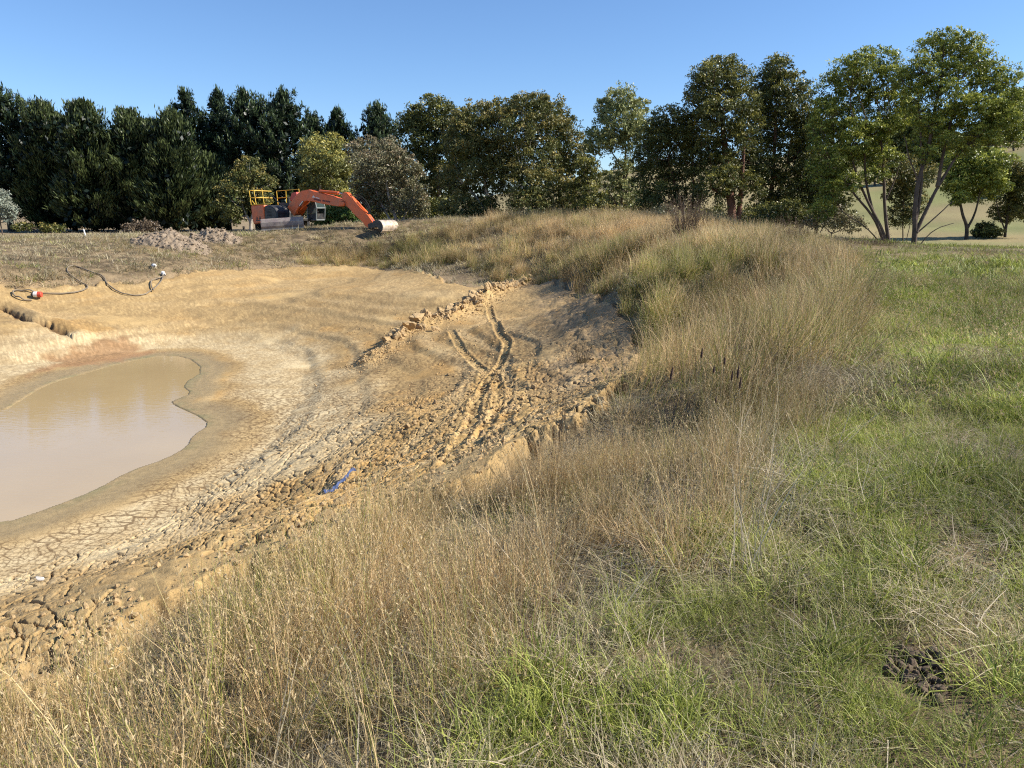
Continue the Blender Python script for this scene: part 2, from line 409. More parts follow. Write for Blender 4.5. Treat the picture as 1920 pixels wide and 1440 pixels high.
Q = np.stack([idx[:-1, :-1], idx[:-1, 1:], idx[1:, 1:], idx[1:, :-1]], -1).reshape(-1, 4)[:, ::-1]
# inner disc under the camera
V = np.stack([GX, GY, Z], -1).reshape(-1, 3)
def ground_mat(t, b):
    a = N(t, 'ShaderNodeAttribute', attribute_name='soil')
    f1 = noise(t, 9, 8, .65); f2 = noise(t, 60, 6, .7)
    c = mixc(t, 1., a.outputs['Color'], ramp(t, f1, [(.3, (.80, .78, .74)), (.7, (1.18, 1.16, 1.12))]), 'MULTIPLY')
    c = mixc(t, 1., c, ramp(t, f2, [(.3, (.82, .8, .78)), (.7, (1.16, 1.16, 1.16))]), 'MULTIPLY')
    t.links.new(c, b.inputs['Base Color'])
    m = N(t, 'ShaderNodeMapRange'); m.inputs[3].default_value = .95; m.inputs[4].default_value = .55
    t.links.new(a.outputs['Alpha'], m.inputs[0]); t.links.new(m.outputs[0], b.inputs['Roughness'])
    b.inputs['Specular IOR Level'].default_value = .25
    mb = N(t, 'ShaderNodeMath', operation='MULTIPLY_ADD'); t.links.new(f1, mb.inputs[0]); mb.inputs[1].default_value = 1.
    t.links.new(f2, mb.inputs[2]); bump(t, b, mb.outputs[0], .5, .02)
gm = npmesh('ground', V, Q, mat('soil', ground_mat), {'soil': colA.reshape(-1, 4)}, smooth=True)
tag(gm, 'tan cracked clay basin of a drained dam and the grassy land round it', None, None, 'structure')
cap_ = MB(); k_ = ntn-1
cap_.add([tuple(v) for v in V[:k_]]+[(0, 0, float(Z[0].mean()))], [(i, k_, (i+1) % k_) for i in range(k_)][::1])
cz0 = cap_.build('ground', bpy.data.materials['soil']); tag(cz0, 'dry soil underfoot', None, None, 'structure')
def gz(x, y): return float(ground(np.array([x]), np.array([y]))[0])

# ------------------------------------------------------------------ water
def water_mat(t, b):
    a = noise(t, .5, 3); c = ramp(t, a, [(.3, (.46, .33, .165)), (.7, (.50, .36, .18))])
    t.links.new(c, b.inputs['Base Color']); b.inputs['Roughness'].default_value = .03; b.inputs['IOR'].default_value = 1.45
    b.inputs['Specular IOR Level'].default_value = .9
    tc = N(t, 'ShaderNodeTexCoord'); mp = N(t, 'ShaderNodeMapping'); mp.inputs['Scale'].default_value = (1.5, 6, 1)
    n_ = N(t, 'ShaderNodeTexNoise'); n_.inputs['Scale'].default_value = 2.2; n_.inputs['Detail'].default_value = 3
    t.links.new(tc.outputs['Object'], mp.inputs[0]); t.links.new(mp.outputs[0], n_.inputs['Vector'])
    bump(t, b, n_.outputs['Fac'], .05, .04)
wb = MB(); cx, cy = WATER.mean(0); k_ = 64
wv = [(cx, cy, WZ)]+[(cx+13*math.cos(a), cy+11.5*math.sin(a), WZ) for a in np.linspace(0, 2*math.pi, k_, False)]
wb.add(wv, [(0, 1+i, 1+(i+1) % k_) for i in range(k_)])
tag(wb.build('water', mat('muddy_water', water_mat)), 'shallow muddy brown pool left in the bottom of the dam', None, None, 'structure')

# ------------------------------------------------------------------ grass
def grass_mat(name, dryA, dryB, grA, grB, seed, trans=.3):
    def f(t, b):
        a = N(t, 'ShaderNodeAttribute', attribute_name='blade'); ti = N(t, 'ShaderNodeAttribute', attribute_name='tint', attribute_type='INSTANCER')
        s1 = N(t, 'ShaderNodeSeparateColor'); s2 = N(t, 'ShaderNodeSeparateColor')
        t.links.new(a.outputs['Color'], s1.inputs[0]); t.links.new(ti.outputs['Color'], s2.inputs[0])
        dry = mixc(t, s1.outputs[0], dryA, dryB); gr = mixc(t, s1.outputs[0], grA, grB)
        m = N(t, 'ShaderNodeMath', operation='MULTIPLY_ADD'); t.links.new(s1.outputs[2], m.inputs[0]); m.inputs[1].default_value = .9
        q = N(t, 'ShaderNodeMath', operation='MULTIPLY_ADD'); t.links.new(s2.outputs[0], q.inputs[0]); q.inputs[1].default_value = 1.5; q.inputs[2].default_value = -.70
        t.links.new(q.outputs[0], m.inputs[2])
        cl = N(t, 'ShaderNodeMath', operation='MULTIPLY', use_clamp=True); t.links.new(m.outputs[0], cl.inputs[0]); cl.inputs[1].default_value = 3
        c = mixc(t, cl.outputs[0], dry, gr)
        sd2 = N(t, 'ShaderNodeMath', operation='LESS_THAN'); t.links.new(a.outputs['Alpha'], sd2.inputs[0]); sd2.inputs[1].default_value = .5
        c = mixc(t, sd2.outputs[0], c, seed)
        br = N(t, 'ShaderNodeMapRange'); br.inputs[3].default_value = .45; br.inputs[4].default_value = 1.35
        t.links.new(s2.outputs[1], br.inputs[0])
        vm = N(t, 'ShaderNodeVectorMath', operation='SCALE'); t.links.new(c, vm.inputs[0]); t.links.new(br.outputs[0], vm.inputs['Scale'])
        t.links.new(vm.outputs[0], b.inputs['Base Color']); b.inputs['Roughness'].default_value = .55; b.inputs['Specular IOR Level'].default_value = .3
        tr = N(t, 'ShaderNodeBsdfTranslucent'); t.links.new(vm.outputs[0], tr.inputs[0]); mx = N(t, 'ShaderNodeMixShader'); mx.inputs[0].default_value = trans
        o = t.nodes['Material Output']; t.links.new(b.outputs[0], mx.inputs[1]); t.links.new(tr.outputs[0], mx.inputs[2]); t.links.new(mx.outputs[0], o.inputs[0])
    return mat(name, f)
STRAW_A = (.24, .152, .068); STRAW_B = (.80, .58, .30)
m_tall = grass_mat('tall_dry_grass', STRAW_A, STRAW_B, (.16, .19, .035), (.34, .33, .08), (.50, .385, .215))
m_turf = grass_mat('green_turf', (.36, .29, .16), (.62, .53, .35), (.12, .165, .022), (.50, .52, .12), (.5, .38, .2))
m_dead = grass_mat('straw', (.30, .23, .13), (.66, .56, .40), (.2, .2, .08), (.3, .28, .1), (.5, .38, .2))

def strands(rg, nb, rad, h0, h1, w0, lean, curve, segs=4, seed=0., az0=None, seedsize=1., flat=0.):
    """a tuft of tapering blades as quads; returns V, F, attr(v, t, kind-random, blade/seed)"""
    a = rg.uniform(0, 2*math.pi, nb); rad_ = rad*np.sqrt(rg.uniform(0, 1, nb))
    ox = np.cos(a)*rad_; oy = np.sin(a)*rad_
    az = a+rg.normal(0, .9, nb) if az0 is None else az0+rg.normal(0, .5, nb)
    L = rg.uniform(h0, h1, nb); ln = np.abs(rg.normal(lean, lean*.5+.03, nb)); cv = np.abs(rg.normal(curve, curve*.5+.03, nb))
    t = np.linspace(0, 1, segs+1)[None]
    ang = np.clip(ln[:, None]+cv[:, None]*t**1.5, 0, 2.6)
    ds = L[:, None]/segs
    hx_ = np.cumsum(np.sin(ang)*ds, 1)-np.sin(ang[:, :1])*ds; hz = np.cumsum(np.cos(ang)*ds, 1)-np.cos(ang[:, :1])*ds
    if flat: hz = hz*.25+.01+rg.uniform(0, .05, nb)[:, None]
    X = ox[:, None]+hx_*np.cos(az)[:, None]; Y = oy[:, None]+hx_*np.sin(az)[:, None]
    wob = rg.normal(0, .008, X.shape)*t; X = X+wob; Y = Y+rg.normal(0, .008, X.shape)*t
    fa = az+math.pi/2+rg.normal(0, .7, nb); wd = w0*rg.uniform(.6, 1.4, nb)[:, None]*(1-.85*t**1.6)*.5
    wxx = np.cos(fa)[:, None]*wd; wyy = np.sin(fa)[:, None]*wd
    Lf = np.stack([X-wxx, Y-wyy, hz], -1); Rt = np.stack([X+wxx, Y+wyy, hz], -1)
    V_ = np.stack([Lf, Rt], 2).reshape(-1, 3)
    b0 = (np.arange(nb)*(segs+1)*2)[:, None]+(np.arange(segs)*2)[None]
    F_ = np.stack([b0, b0+1, b0+3, b0+2], -1).reshape(-1, 4)
    v = rg.uniform(0, 1, nb); kr = rg.uniform(0, 1, nb)
    at = np.zeros((nb, segs+1, 2, 4)); at[..., 0] = v[:, None, None]; at[..., 1] = t[..., None]; at[..., 2] = kr[:, None, None]; at[..., 3] = 1
    at = at.reshape(-1, 4)
    if seed > 0:
        m = np.nonzero(rg.uniform(0, 1, nb) < seed)[0]; ns = 9
        tt = rg.uniform(.72, 1.0, (len(m), ns))
        px = np.array([np.interp(tt[i], t[0], X[m[i]]) for i in range(len(m))]); py = np.array([np.interp(tt[i], t[0], Y[m[i]]) for i in range(len(m))]); pz = np.array([np.interp(tt[i], t[0], hz[m[i]]) for i in range(len(m))])
        c = np.stack([px, py, pz], -1).reshape(-1, 3)
        dr = rg.normal(0, 1, c.shape)*[.45, .45, .3]+[0, 0, .9]; dr /= np.linalg.norm(dr, axis=1)[:, None]
        pr = np.cross(dr, rg.normal(0, 1, c.shape)); pr /= np.linalg.norm(pr, axis=1)[:, None]+1e-9
        ll = rg.uniform(.008, .022, len(c))[:, None]*seedsize; ww = ll*.13
        q = np.stack([c, c+dr*ll*.5+pr*ww, c+dr*ll, c+dr*ll*.5-pr*ww], 1).reshape(-1, 3)
        k0 = len(V_); V_ = np.vstack([V_, q]); F_ = np.vstack([F_, k0+np.arange(len(c)*4).reshape(-1, 4)])
        a2 = np.zeros((len(q), 4)); a2[:, 0] = .6; a2[:, 1] = 1; a2[:, 3] = 0; at = np.vstack([at, a2])
    return V_, F_, at
def comb(parts):
    V_ = []; F_ = []; A_ = []; k = 0
    for v, f, a in parts: V_.append(v); F_.append(f+k); A_.append(a); k += len(v)
    return np.vstack(V_), np.vstack(F_), np.vstack(A_)
def tuft_set(name, m, fn, n_):
    c = bpy.data.collections.new(name)
    for i in range(n_):
        rg = np.random.default_rng(hash(name) % 1000*0+len(name)*31+i*7+ord(name[0]))
        v, f, a = fn(rg); o = npmesh('%s_%02d' % (name, i), v, f, m, {'blade': a}, link=False); c.objects.link(o)
    return c
def scatter(name, label, coll, P, rot, scl, tint, count):
    """one ground-cover object: a point mesh whose points carry the tufts"""
    me = bpy.data.meshes.new(name); me.vertices.add(len(P)); me.vertices.foreach_set('co', np.ascontiguousarray(P, np.float32).ravel())
    me.attributes.new('rot', 'FLOAT_VECTOR', 'POINT').data.foreach_set('vector', np.ascontiguousarray(rot, np.float32).ravel())
    me.attributes.new('scl', 'FLOAT', 'POINT').data.foreach_set('value', np.ascontiguousarray(scl, np.float32))
    me.attributes.new('pick', 'INT', 'POINT').data.foreach_set('value', rng.integers(0, count, len(P)).astype(np.int32))
    me.attributes.new('tint', 'FLOAT_COLOR', 'POINT').data.foreach_set('color', np.ascontiguousarray(tint, np.float32).ravel())
    o = bpy.data.objects.new(name, me); COL.objects.link(o)
    g_ = bpy.data.node_groups.new('tufts_on_points', 'GeometryNodeTree')
    g_.interface.new_socket('Geometry', in_out='INPUT', socket_type='NodeSocketGeometry'); g_.interface.new_socket('Geometry', in_out='OUTPUT', socket_type='NodeSocketGeometry')
    gi = g_.nodes.new('NodeGroupInput'); go = g_.nodes.new('NodeGroupOutput'); ip = g_.nodes.new('GeometryNodeInstanceOnPoints')
    ci = g_.nodes.new('GeometryNodeCollectionInfo'); ci.inputs['Collection'].default_value = coll; ci.inputs['Separate Children'].default_value = True; ci.inputs['Reset Children'].default_value = True
    def na(nm, ty):
        q = g_.nodes.new('GeometryNodeInputNamedAttribute'); q.data_type = ty; q.inputs[0].default_value = nm; return q.outputs[0]
    e2r = g_.nodes.new('FunctionNodeEulerToRotation'); g_.links.new(na('rot', 'FLOAT_VECTOR'), e2r.inputs[0])
    g_.links.new(gi.outputs[0], ip.inputs['Points']); g_.links.new(ci.outputs[0], ip.inputs['Instance']); ip.inputs['Pick Instance'].default_value = True
    g_.links.new(na('pick', 'INT'), ip.inputs['Instance Index']); g_.links.new(e2r.outputs[0], ip.inputs['Rotation']); g_.links.new(na('scl', 'FLOAT'), ip.inputs['Scale'])
    g_.links.new(ip.outputs[0], go.inputs[0])
    md = o.modifiers.new('tufts', 'NODES'); md.node_group = g_
    return tag(o, label, None, None, 'stuff')

def bandpts(r0, r1, dens, tmax=.92):
    n_ = int(dens*(r1*r1-r0*r0)*tmax)
    r_ = np.sqrt(rng.uniform(r0*r0, r1*r1, n_)); t_ = rng.uniform(-tmax, tmax, n_); return r_*np.sin(t_), r_*np.cos(t_)
# limit of the tall grass on the crest side
TALL = np.vstack([np.array([(-4.5, 2.2), (-2.2, 1.3), (-.5, 1.2), (-.25, 1.8)]), [wp(*p)[:2] for p in [(830,1380,0),(960,1290,0),(1100,1180,0),(1230,1060,0),(1350,960,0),(1450,880,0),(1520,790,0),(1590,690,0),(1612,620,0),(1600,560,.05),(1585,505,.1),(1560,475,.2)]],
    [(14,37),(11,42),(6,46),(1,50),(-4,50.5),(-9,50.5),(-13,50.),(-13,47),(-9,45),(-2,40),(1,30),(0,20),(-4,9),(-5,5),(-4.5,3.)]])
def placing(x, y, keep):
    x = x[keep]; y = y[keep]; return x, y, ground(x, y)
def mudsd(x, y): return sdist(x, y, MUD, 6.)
lowT = tuft_set('tall_near', m_tall, lambda g: comb([strands(g, 28, .13, .35, .85, .0028, .15, .55, 5, .7, seedsize=1.1), strands(g, 60, .16, .10, .45, .0036, .50, 1.3, 4), strands(g, 10, .14, .2, .55, .0032, 1.0, .7, 3, .4), strands(g, 3, .08, .7, 1.0, .003, .08, .25, 5, 1.)]), 8)
midT = tuft_set('tall_mid', m_tall, lambda g: comb([strands(g, 56, .22, .5, 1.0, .0050, .17, .5, 4, .45, seedsize=1.3), strands(g, 64, .24, .2, .7, .006, .45, 1.1, 3)]), 8)
farT = tuft_set('tall_far', m_tall, lambda g: comb([strands(g, 90, .34, .5, 1.05, .011, .2, .55, 3, .3, seedsize=2.0), strands(g, 60, .45, .2, .6, .02, .4, .8, 3)]), 8)
def tall_set(name, label, coll, r0, r1, dens, hsc):
    x, y = bandpts(r0, r1, dens)
    m = sdist(x, y, TALL, 3.); q = mudsd(x, y)
    edge = .55*fbm(x*.8, y*.8, 101, 3)
    p = sst(.15, -.25, m+edge)*sst(-.05, .4, q+.15*sst(14, 9, y)+.5*fbm(x*1.4, y*1.4, 102))
    p *= (.45+.55*sst(-.25, .12, fbm(x*.9, y*.9, 103, 3)))*(.08+.92*sst(.28, .55, vn(x*2.1, y*2.1, 111)))
    steep = (q < 1.2) & (y > 12)
    p = np.where(steep, p*sst(-.1, .5, q), p)
    p = np.where((q < .2) & (y < 12), p*.6, p)
    k = (rng.uniform(0, 1, len(x)) < p) & (inside(x, y, TALL) | (m < .4)) & (q > np.where(y < 13, -.35, -.1))
    x, y, z = placing(x, y, k)
    big = fbm(x*.55, y*.55, 104, 3)
    s_ = hsc*(.68+.62*vn(x*.9, y*.9, 105))*rng.uniform(.7, 1.2, len(x))*(1+.15*sst(18, 30, y))
    s_ *= .62+.38*sst(-.5, .9, q[k])
    lean = .16+.34*sst(2, 7, y)*sst(.1, .5, vn(x*.3, y*.3, 107))+.25*sst(.6, .8, vn(x*.8, y*.8, 110))
    rz = rng.uniform(0, 6.28, len(x))
    rot = np.stack([rng.normal(0, .08, len(x))+lean*.25, lean*rng.uniform(.1, 1.1, len(x)), np.zeros(len(x))], -1)
    green = .10+.04*sst(6, 14, y)+.42*fbm(x*.45, y*.45, 106, 3)+.16*fbm(x*2, y*2, 108, 2)+.14*sst(12, 20, y)*sst(4.5, 2.0, q[k])
    tint = np.stack([np.clip(green, 0, 1), np.clip(.55+.9*fbm(x*.8, y*.8, 109, 3)+rng.normal(0, .12, len(x)), 0, 1), rng.uniform(0, 1, len(x)), np.ones(len(x))], -1)
    return scatter(name, label, coll, np.stack([x, y, z-.02], -1), rot, s_, tint, 8)
tall_set('tall_grass', 'tall dry straw-coloured grass with seed heads on the near bank', lowT, 1.55, 7, 80, .84)
tall_set('tall_grass', 'tall dry grass leaning on the dam crest in the middle of the picture', midT, 7, 18, 25, .95)
tall_set('tall_grass', 'tall brown grass tussocks along the far side of the dam', farT, 18, 62, 13, .74)

def left_grass():
    x, y = bandpts(26, 62, 2.6); q = mudsd(x, y)
    p = sst(.6, 2.0, q)*sst(-.15, .35, fbm(x*.35, y*.35, 141, 4)+.10*(y < 50))*(x < -2)*sst(60, 52, y)*~inside(x, y, TALL)
    k = rng.uniform(0, 1, len(x)) < p; x, y, z = placing(x, y, k); n_ = len(x)
    tint = np.stack([rng.uniform(.0, .35, n_), np.clip(.42+.6*fbm(x*.5, y*.5, 142), 0, 1), rng.uniform(0, 1, n_), np.ones(n_)], -1)
    scatter('dry_grass', 'knee-high dry brown grass on the left far bank', farT, np.stack([x, y, z-.02], -1), np.stack([rng.normal(0, .1, n_), rng.normal(.1, .15, n_), rng.uniform(0, 6.28, n_)], -1), rng.uniform(.25, .55, n_), tint, 8)
left_grass()
# short and medium grass elsewhere
nearG = tuft_set('green_near', m_turf, lambda g: comb([strands(g, 55, .06, .07, .21, .0042, .35, 1.1, 4), strands(g, 20, .09, .06, .2, .004, .6, 1.2, 3)]), 6)
nearS = tuft_set('sod_near', m_turf, lambda g: comb([strands(g, 70, .11, .035, .13, .003, .45, 1.0, 3), strands(g, 14, .1, .1, .24, .0022, .35, .7, 3, .3, seedsize=.6)]), 8)
nearD = tuft_set('dead_near', m_dead, lambda g: strands(g, 34, .12, .08, .30, .0032, 1.0, .6, 3, flat=1), 6)
midS = tuft_set('sod_mid', m_turf, lambda g: comb([strands(g, 90, .22, .06, .2, .0075, .45, 1.0, 3), strands(g, 16, .2, .15, .32, .005, .35, .7, 3, .4, seedsize=1.4)]), 8)
farS = tuft_set('sod_far', m_turf, lambda g: strands(g, 90, .42, .08, .26, .02, .5, .9, 2), 6)
fallen = tuft_set('fallen', m_dead, lambda g: strands(g, 12, .12, .35, .85, .0045, 1.15, .35, 4, .3, az0=.7), 5)
def fallen_stems():
    x, y = bandpts(1.5, 12, 10); m = sdist(x, y, TALL, 3.)
    p = np.exp(-((m+.1)/.55)**2)*sst(-.25, .15, fbm(x*1.1, y*1.1, 151, 3)); k = rng.uniform(0, 1, len(x)) < p
    x, y, z = placing(x, y, k); n_ = len(x)
    tint = np.stack([np.zeros(n_), rng.uniform(.55, 1, n_), rng.uniform(0, 1, n_), np.ones(n_)], -1)
    scatter('fallen_stems', 'long bleached grass stems lying over along the edge of the tall grass', fallen, np.stack([x, y, z+.03], -1), np.stack([rng.normal(0, .1, n_), rng.normal(0, .15, n_), rng.normal(0, .5, n_)], -1), rng.uniform(.6, 1.2, n_), tint, 5)
fallen_stems()
LUSH = [(gp(u, v), r, a) for u, v, r, a in [(960,1290,.17,.6),(1060,1380,.2,.5),(1230,1190,.15,.6),(1480,830,.5,.7),(1560,890,.35,.45),(1300,1370,.22,.4),(1780,900,.6,.5),(1880,1020,.35,.4),(1640,1340,.2,.5),(1700,1400,.2,.4),
    (1130,1230,.16,-.7),(1300,970,.3,-.4),(1360,1060,.2,-.35),(1600,720,.6,-.5),(1850,1170,.2,-.4),(800,1320,.15,-.6),(1500,1120,.2,-.3)]]
def lush(x, y):
    o = np.zeros(np.shape(x))
    for (a, b_), r, k in LUSH: o = o+k*np.exp(-((x-a)**2+(y-b_)**2)/r/r)
    return o
def greenness(x, y):
    right = sst(-.6, 1.2, x-.42*y-.1)
    return right
def sod(name, label, coll, cnt, r0, r1, dens, sc, kind):
    x, y = bandpts(r0, r1, dens)
    q = mudsd(x, y); T = inside(x, y, TALL); m = sdist(x, y, TALL, 3.)
    bare = fbm(x*1.5, y*1.5, 121, 4); clump = fbm(x*1.9, y*1.9, 122, 3)
    rt = greenness(x, y)
    left = (x < 0) & (y > 20)
    p = np.ones(len(x)); lu = lush(x, y); bare = bare+.5*np.minimum(lu, .3); clump = clump+.8*lu
    if kind == 'sod': p = sst(-.40, -.1, bare)*np.where(T, .30, 1.)
    if kind == 'clump': p = sst(.02, .22, clump)*np.where(T, .35, 1.)
    if kind == 'dead': p = .35+.65*sst(.1, -.25, bare)
    p = p*sst(.0, .35, q+.3*fbm(x*1.3, y*1.3, 123))
    p = np.where((q < 1.3) & (y > 11) & (x > -3), p*.35, p)
    dh = np.hypot((x-hx)/.15, (y-hy+.08)/.32); p = np.where(dh < 1, 0, p)
    k = rng.uniform(0, 1, len(x)) < p
    k &= q > .02
    x_, y_, z_ = placing(x, y, k); rt = rt[k]; T = T[k]; left = left[k]; cl = clump[k]
    n_ = len(x_)
    green = .13+.50*rt*sst(1, 5, y_)+.16*rt+.62*fbm(x_*.8, y_*.8, 124, 4)+.25*(cl > .08)
    green += lush(x_, y_)
    green -= np.where(T, .20, 0)+np.where(left, .30, 0)
    if kind == 'clump': green += .12
    if kind == 'dead': green = green*0+.1
    s_ = sc*rng.uniform(.6, 1.3, n_)*(.8+.5*vn(x_*1.1, y_*1.1, 125)); s_ *= np.where(left, 1.2, 1)
    rot = np.stack([rng.normal(0, .1, n_), rng.normal(.08, .1, n_), rng.uniform(0, 6.28, n_)], -1)
    tint = np.stack([np.clip(green, 0, 1), np.clip(.5+.8*fbm(x_*1.1, y_*1.1, 126, 3), 0, 1), rng.uniform(0, 1, n_), np.ones(n_)], -1)
    return scatter(name, label, coll, np.stack([x_, y_, z_-.008], -1), rot, s_, tint, cnt)
sod('short_grass', 'short patchy green and straw turf in the near right corner', nearS, 8, 1.2, 7, 115, 1., 'sod')
sod('green_grass', 'fresh green leafy grass clumps growing through the dry turf', nearG, 6, 1.2, 9, 30, 1., 'clump')
sod('straw_litter', 'pale fallen dead straw lying between the grass clumps', nearD, 6, 1.2, 14, 75, 1., 'dead')
sod('short_grass', 'yellow green mown-looking turf on the flat crest at right', midS, 8, 7, 20, 30, 1., 'sod')
sod('short_grass', 'short dry grass on the far banks and flats', farS, 6, 20, 66, 8., 1.1, 'sod')
# sparse dead stubble on the clay slope under the bank and left bank
def tussocks():
    x, y = bandpts(2.2, 38, 3.5); T = inside(x, y, TALL); m = sdist(x, y, TALL, 3.); q = mudsd(x, y)
    p = sst(.05, .4, fbm(x*.7, y*.7, 161, 4)+.12)*(~T)*(q > .5)*(x > .6)*(np.hypot((x-hx)/.4, (y-hy)/.6) > 1); k = rng.uniform(0, 1, len(x)) < p
    x, y, z = placing(x, y, k); n_ = len(x); near = y < 8
    tint = np.stack([rng.uniform(0, .45, n_), rng.uniform(.4, .95, n_), rng.uniform(0, 1, n_), np.ones(n_)], -1)
    for sel_, c_, lb in ((near, lowT, 'small dry straw tussocks standing in the near turf'), (~near, midT, 'small dry straw tussocks scattered over the crest turf')):
        scatter('dry_tussocks', lb, c_, np.stack([x, y, z-.01], -1)[sel_], np.stack([rng.normal(0, .15, n_), rng.normal(0, .15, n_), rng.uniform(0, 6, n_)], -1)[sel_], rng.uniform(.28, .55, n_)[sel_], tint[sel_], 8)
tussocks()
def shelf_straw():
    x, y = bandpts(11, 42, 9); q = mudsd(x, y); p = sst(-2.2, -.3, q)*(q < 1.4)*(x > -3)*sst(-.2, .2, fbm(x, y, 171, 3)+.05); k = rng.uniform(0, 1, len(x)) < p
    x, y, z = placing(x, y, k); n_ = len(x); tint = np.stack([np.zeros(n_), rng.uniform(.0, .6, n_), rng.uniform(0, 1, n_), np.ones(n_)], -1)
    scatter('straw_debris', 'grey brown dead straw strewn on the shaded clay under the bank', nearD, np.stack([x, y, z+.02], -1), np.stack([rng.normal(0, .1, n_), rng.normal(0, .1, n_), rng.uniform(0, 6, n_)], -1), rng.uniform(.9, 2., n_), tint, 6)
shelf_straw()
def stubble():
    x, y = bandpts(3, 50, 24)
    q = mudsd(x, y); p = sst(-1.8, .5, q)*.6*(q < 1.6); k = rng.uniform(0, 1, len(x)) < p*np.where(y < 13, .5, 1)*sst(-.1, .25, fbm(x*1.2, y*1.2, 131))
    x, y, z = placing(x, y, k); n_ = len(x)
    tint = np.stack([rng.uniform(.0, .5, n_), rng.uniform(.1, .7, n_), rng.uniform(0, 1, n_), np.ones(n_)], -1)
    scatter('stubble', 'grey dead grass stubble on the clay slope under the bank', midS, np.stack([x, y, z-.01], -1), np.stack([rng.normal(0, .1, n_), rng.normal(0, .1, n_), rng.uniform(0, 6, n_)], -1), rng.uniform(.4, 1., n_), tint, 8)
stubble()
# ------------------------------------------------------------------ trees
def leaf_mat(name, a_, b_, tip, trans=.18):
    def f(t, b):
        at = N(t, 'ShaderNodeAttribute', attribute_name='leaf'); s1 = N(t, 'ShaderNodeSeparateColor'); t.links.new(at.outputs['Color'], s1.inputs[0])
        c = mixc(t, s1.outputs[0], a_, b_); c = mixc(t, s1.outputs[1], c, tip)  # second mix: new-growth tone that also paints in sunlit leaves
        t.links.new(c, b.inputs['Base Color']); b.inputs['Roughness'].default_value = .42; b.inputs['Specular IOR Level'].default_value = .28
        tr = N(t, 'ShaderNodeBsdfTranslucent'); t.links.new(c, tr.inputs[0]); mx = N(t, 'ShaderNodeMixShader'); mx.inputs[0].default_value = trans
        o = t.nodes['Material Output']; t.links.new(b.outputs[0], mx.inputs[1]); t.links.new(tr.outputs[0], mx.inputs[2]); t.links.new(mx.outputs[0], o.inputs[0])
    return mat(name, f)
def bark_mat(name, a_, b_):
    def f(t, b):
        c = ramp(t, noise(t, 1.6, 6, .7), [(.35, a_), (.65, b_)]); t.links.new(c, b.inputs['Base Color']); b.inputs['Roughness'].default_value = .9
        bump(t, b, noise(t, 9, 5), .6, .04)
    return mat(name, f)
LM = {
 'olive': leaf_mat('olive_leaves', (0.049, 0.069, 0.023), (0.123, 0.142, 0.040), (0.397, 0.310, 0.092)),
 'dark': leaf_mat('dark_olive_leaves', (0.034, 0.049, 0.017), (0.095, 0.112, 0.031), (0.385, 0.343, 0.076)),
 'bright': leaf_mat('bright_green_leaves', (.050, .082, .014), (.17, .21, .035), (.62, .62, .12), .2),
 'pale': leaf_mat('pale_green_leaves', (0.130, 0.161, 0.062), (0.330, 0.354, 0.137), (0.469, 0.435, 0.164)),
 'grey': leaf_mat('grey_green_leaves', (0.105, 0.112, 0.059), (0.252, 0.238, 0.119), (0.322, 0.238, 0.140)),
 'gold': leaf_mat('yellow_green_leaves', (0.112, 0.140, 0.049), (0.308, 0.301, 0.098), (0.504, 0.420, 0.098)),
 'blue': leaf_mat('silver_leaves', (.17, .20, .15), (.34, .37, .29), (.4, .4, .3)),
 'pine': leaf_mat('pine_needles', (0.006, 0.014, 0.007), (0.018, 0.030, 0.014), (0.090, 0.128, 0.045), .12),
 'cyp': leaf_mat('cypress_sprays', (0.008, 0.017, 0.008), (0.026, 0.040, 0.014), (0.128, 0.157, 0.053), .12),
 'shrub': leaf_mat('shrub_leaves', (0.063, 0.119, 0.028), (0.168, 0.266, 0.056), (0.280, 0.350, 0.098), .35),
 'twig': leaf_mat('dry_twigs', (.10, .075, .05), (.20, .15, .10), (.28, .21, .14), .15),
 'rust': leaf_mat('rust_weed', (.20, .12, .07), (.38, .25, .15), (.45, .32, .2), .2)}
BM = {'pale': bark_mat('pale_bark', (.33, .28, .22), (.60, .54, .45)), 'red': bark_mat('red_brown_bark', (.10, .045, .028), (.24, .115, .07)),
      'brown': bark_mat('brown_bark', (.05, .035, .026), (.15, .105, .075)), 'dark': bark_mat('dark_bark', (.035, .027, .02), (.09, .07, .05))}
def cards(rg, P, D, l, w, tiplit, A=None):
    n_ = len(P); D = D/(np.linalg.norm(D, axis=1)[:, None]+1e-9)
    S = np.cross(D, rg.normal(0, 1, (n_, 3))); S /= np.linalg.norm(S, axis=1)[:, None]+1e-9
    l = np.broadcast_to(l, (n_,))[:, None]; w = np.broadcast_to(w, (n_,))[:, None]
    q = np.stack([P-D*l*.5, P+S*w*.5, P+D*l*.5, P-S*w*.5], 1)
    at = np.zeros((n_, 4, 4)); at[..., 0] = np.clip(rg.uniform(0, 1, n_) if A is None else A, 0, 1)[:, None]; at[..., 1] = np.clip(tiplit, 0, 1)[:, None]; at[..., 3] = 1
    return q.reshape(-1, 3), at.reshape(-1, 4)
def unit(rg, n_, zb=0.):
    d = rg.normal(0, 1, (n_, 3)); d[:, 2] += zb; return d/np.linalg.norm(d, axis=1)[:, None]
def leaf_obj(name, Vs, As, m, parent):
    V_ = np.vstack(Vs); A_ = np.vstack(As)
    return npmesh(name, V_, np.arange(len(V_)).reshape(-1, 4), m, {'leaf': A_}, parent=parent)
def curve3(P, it=2):
    P = np.asarray(P, float)
    return densify(P, False, it) if len(P) > 2 else P
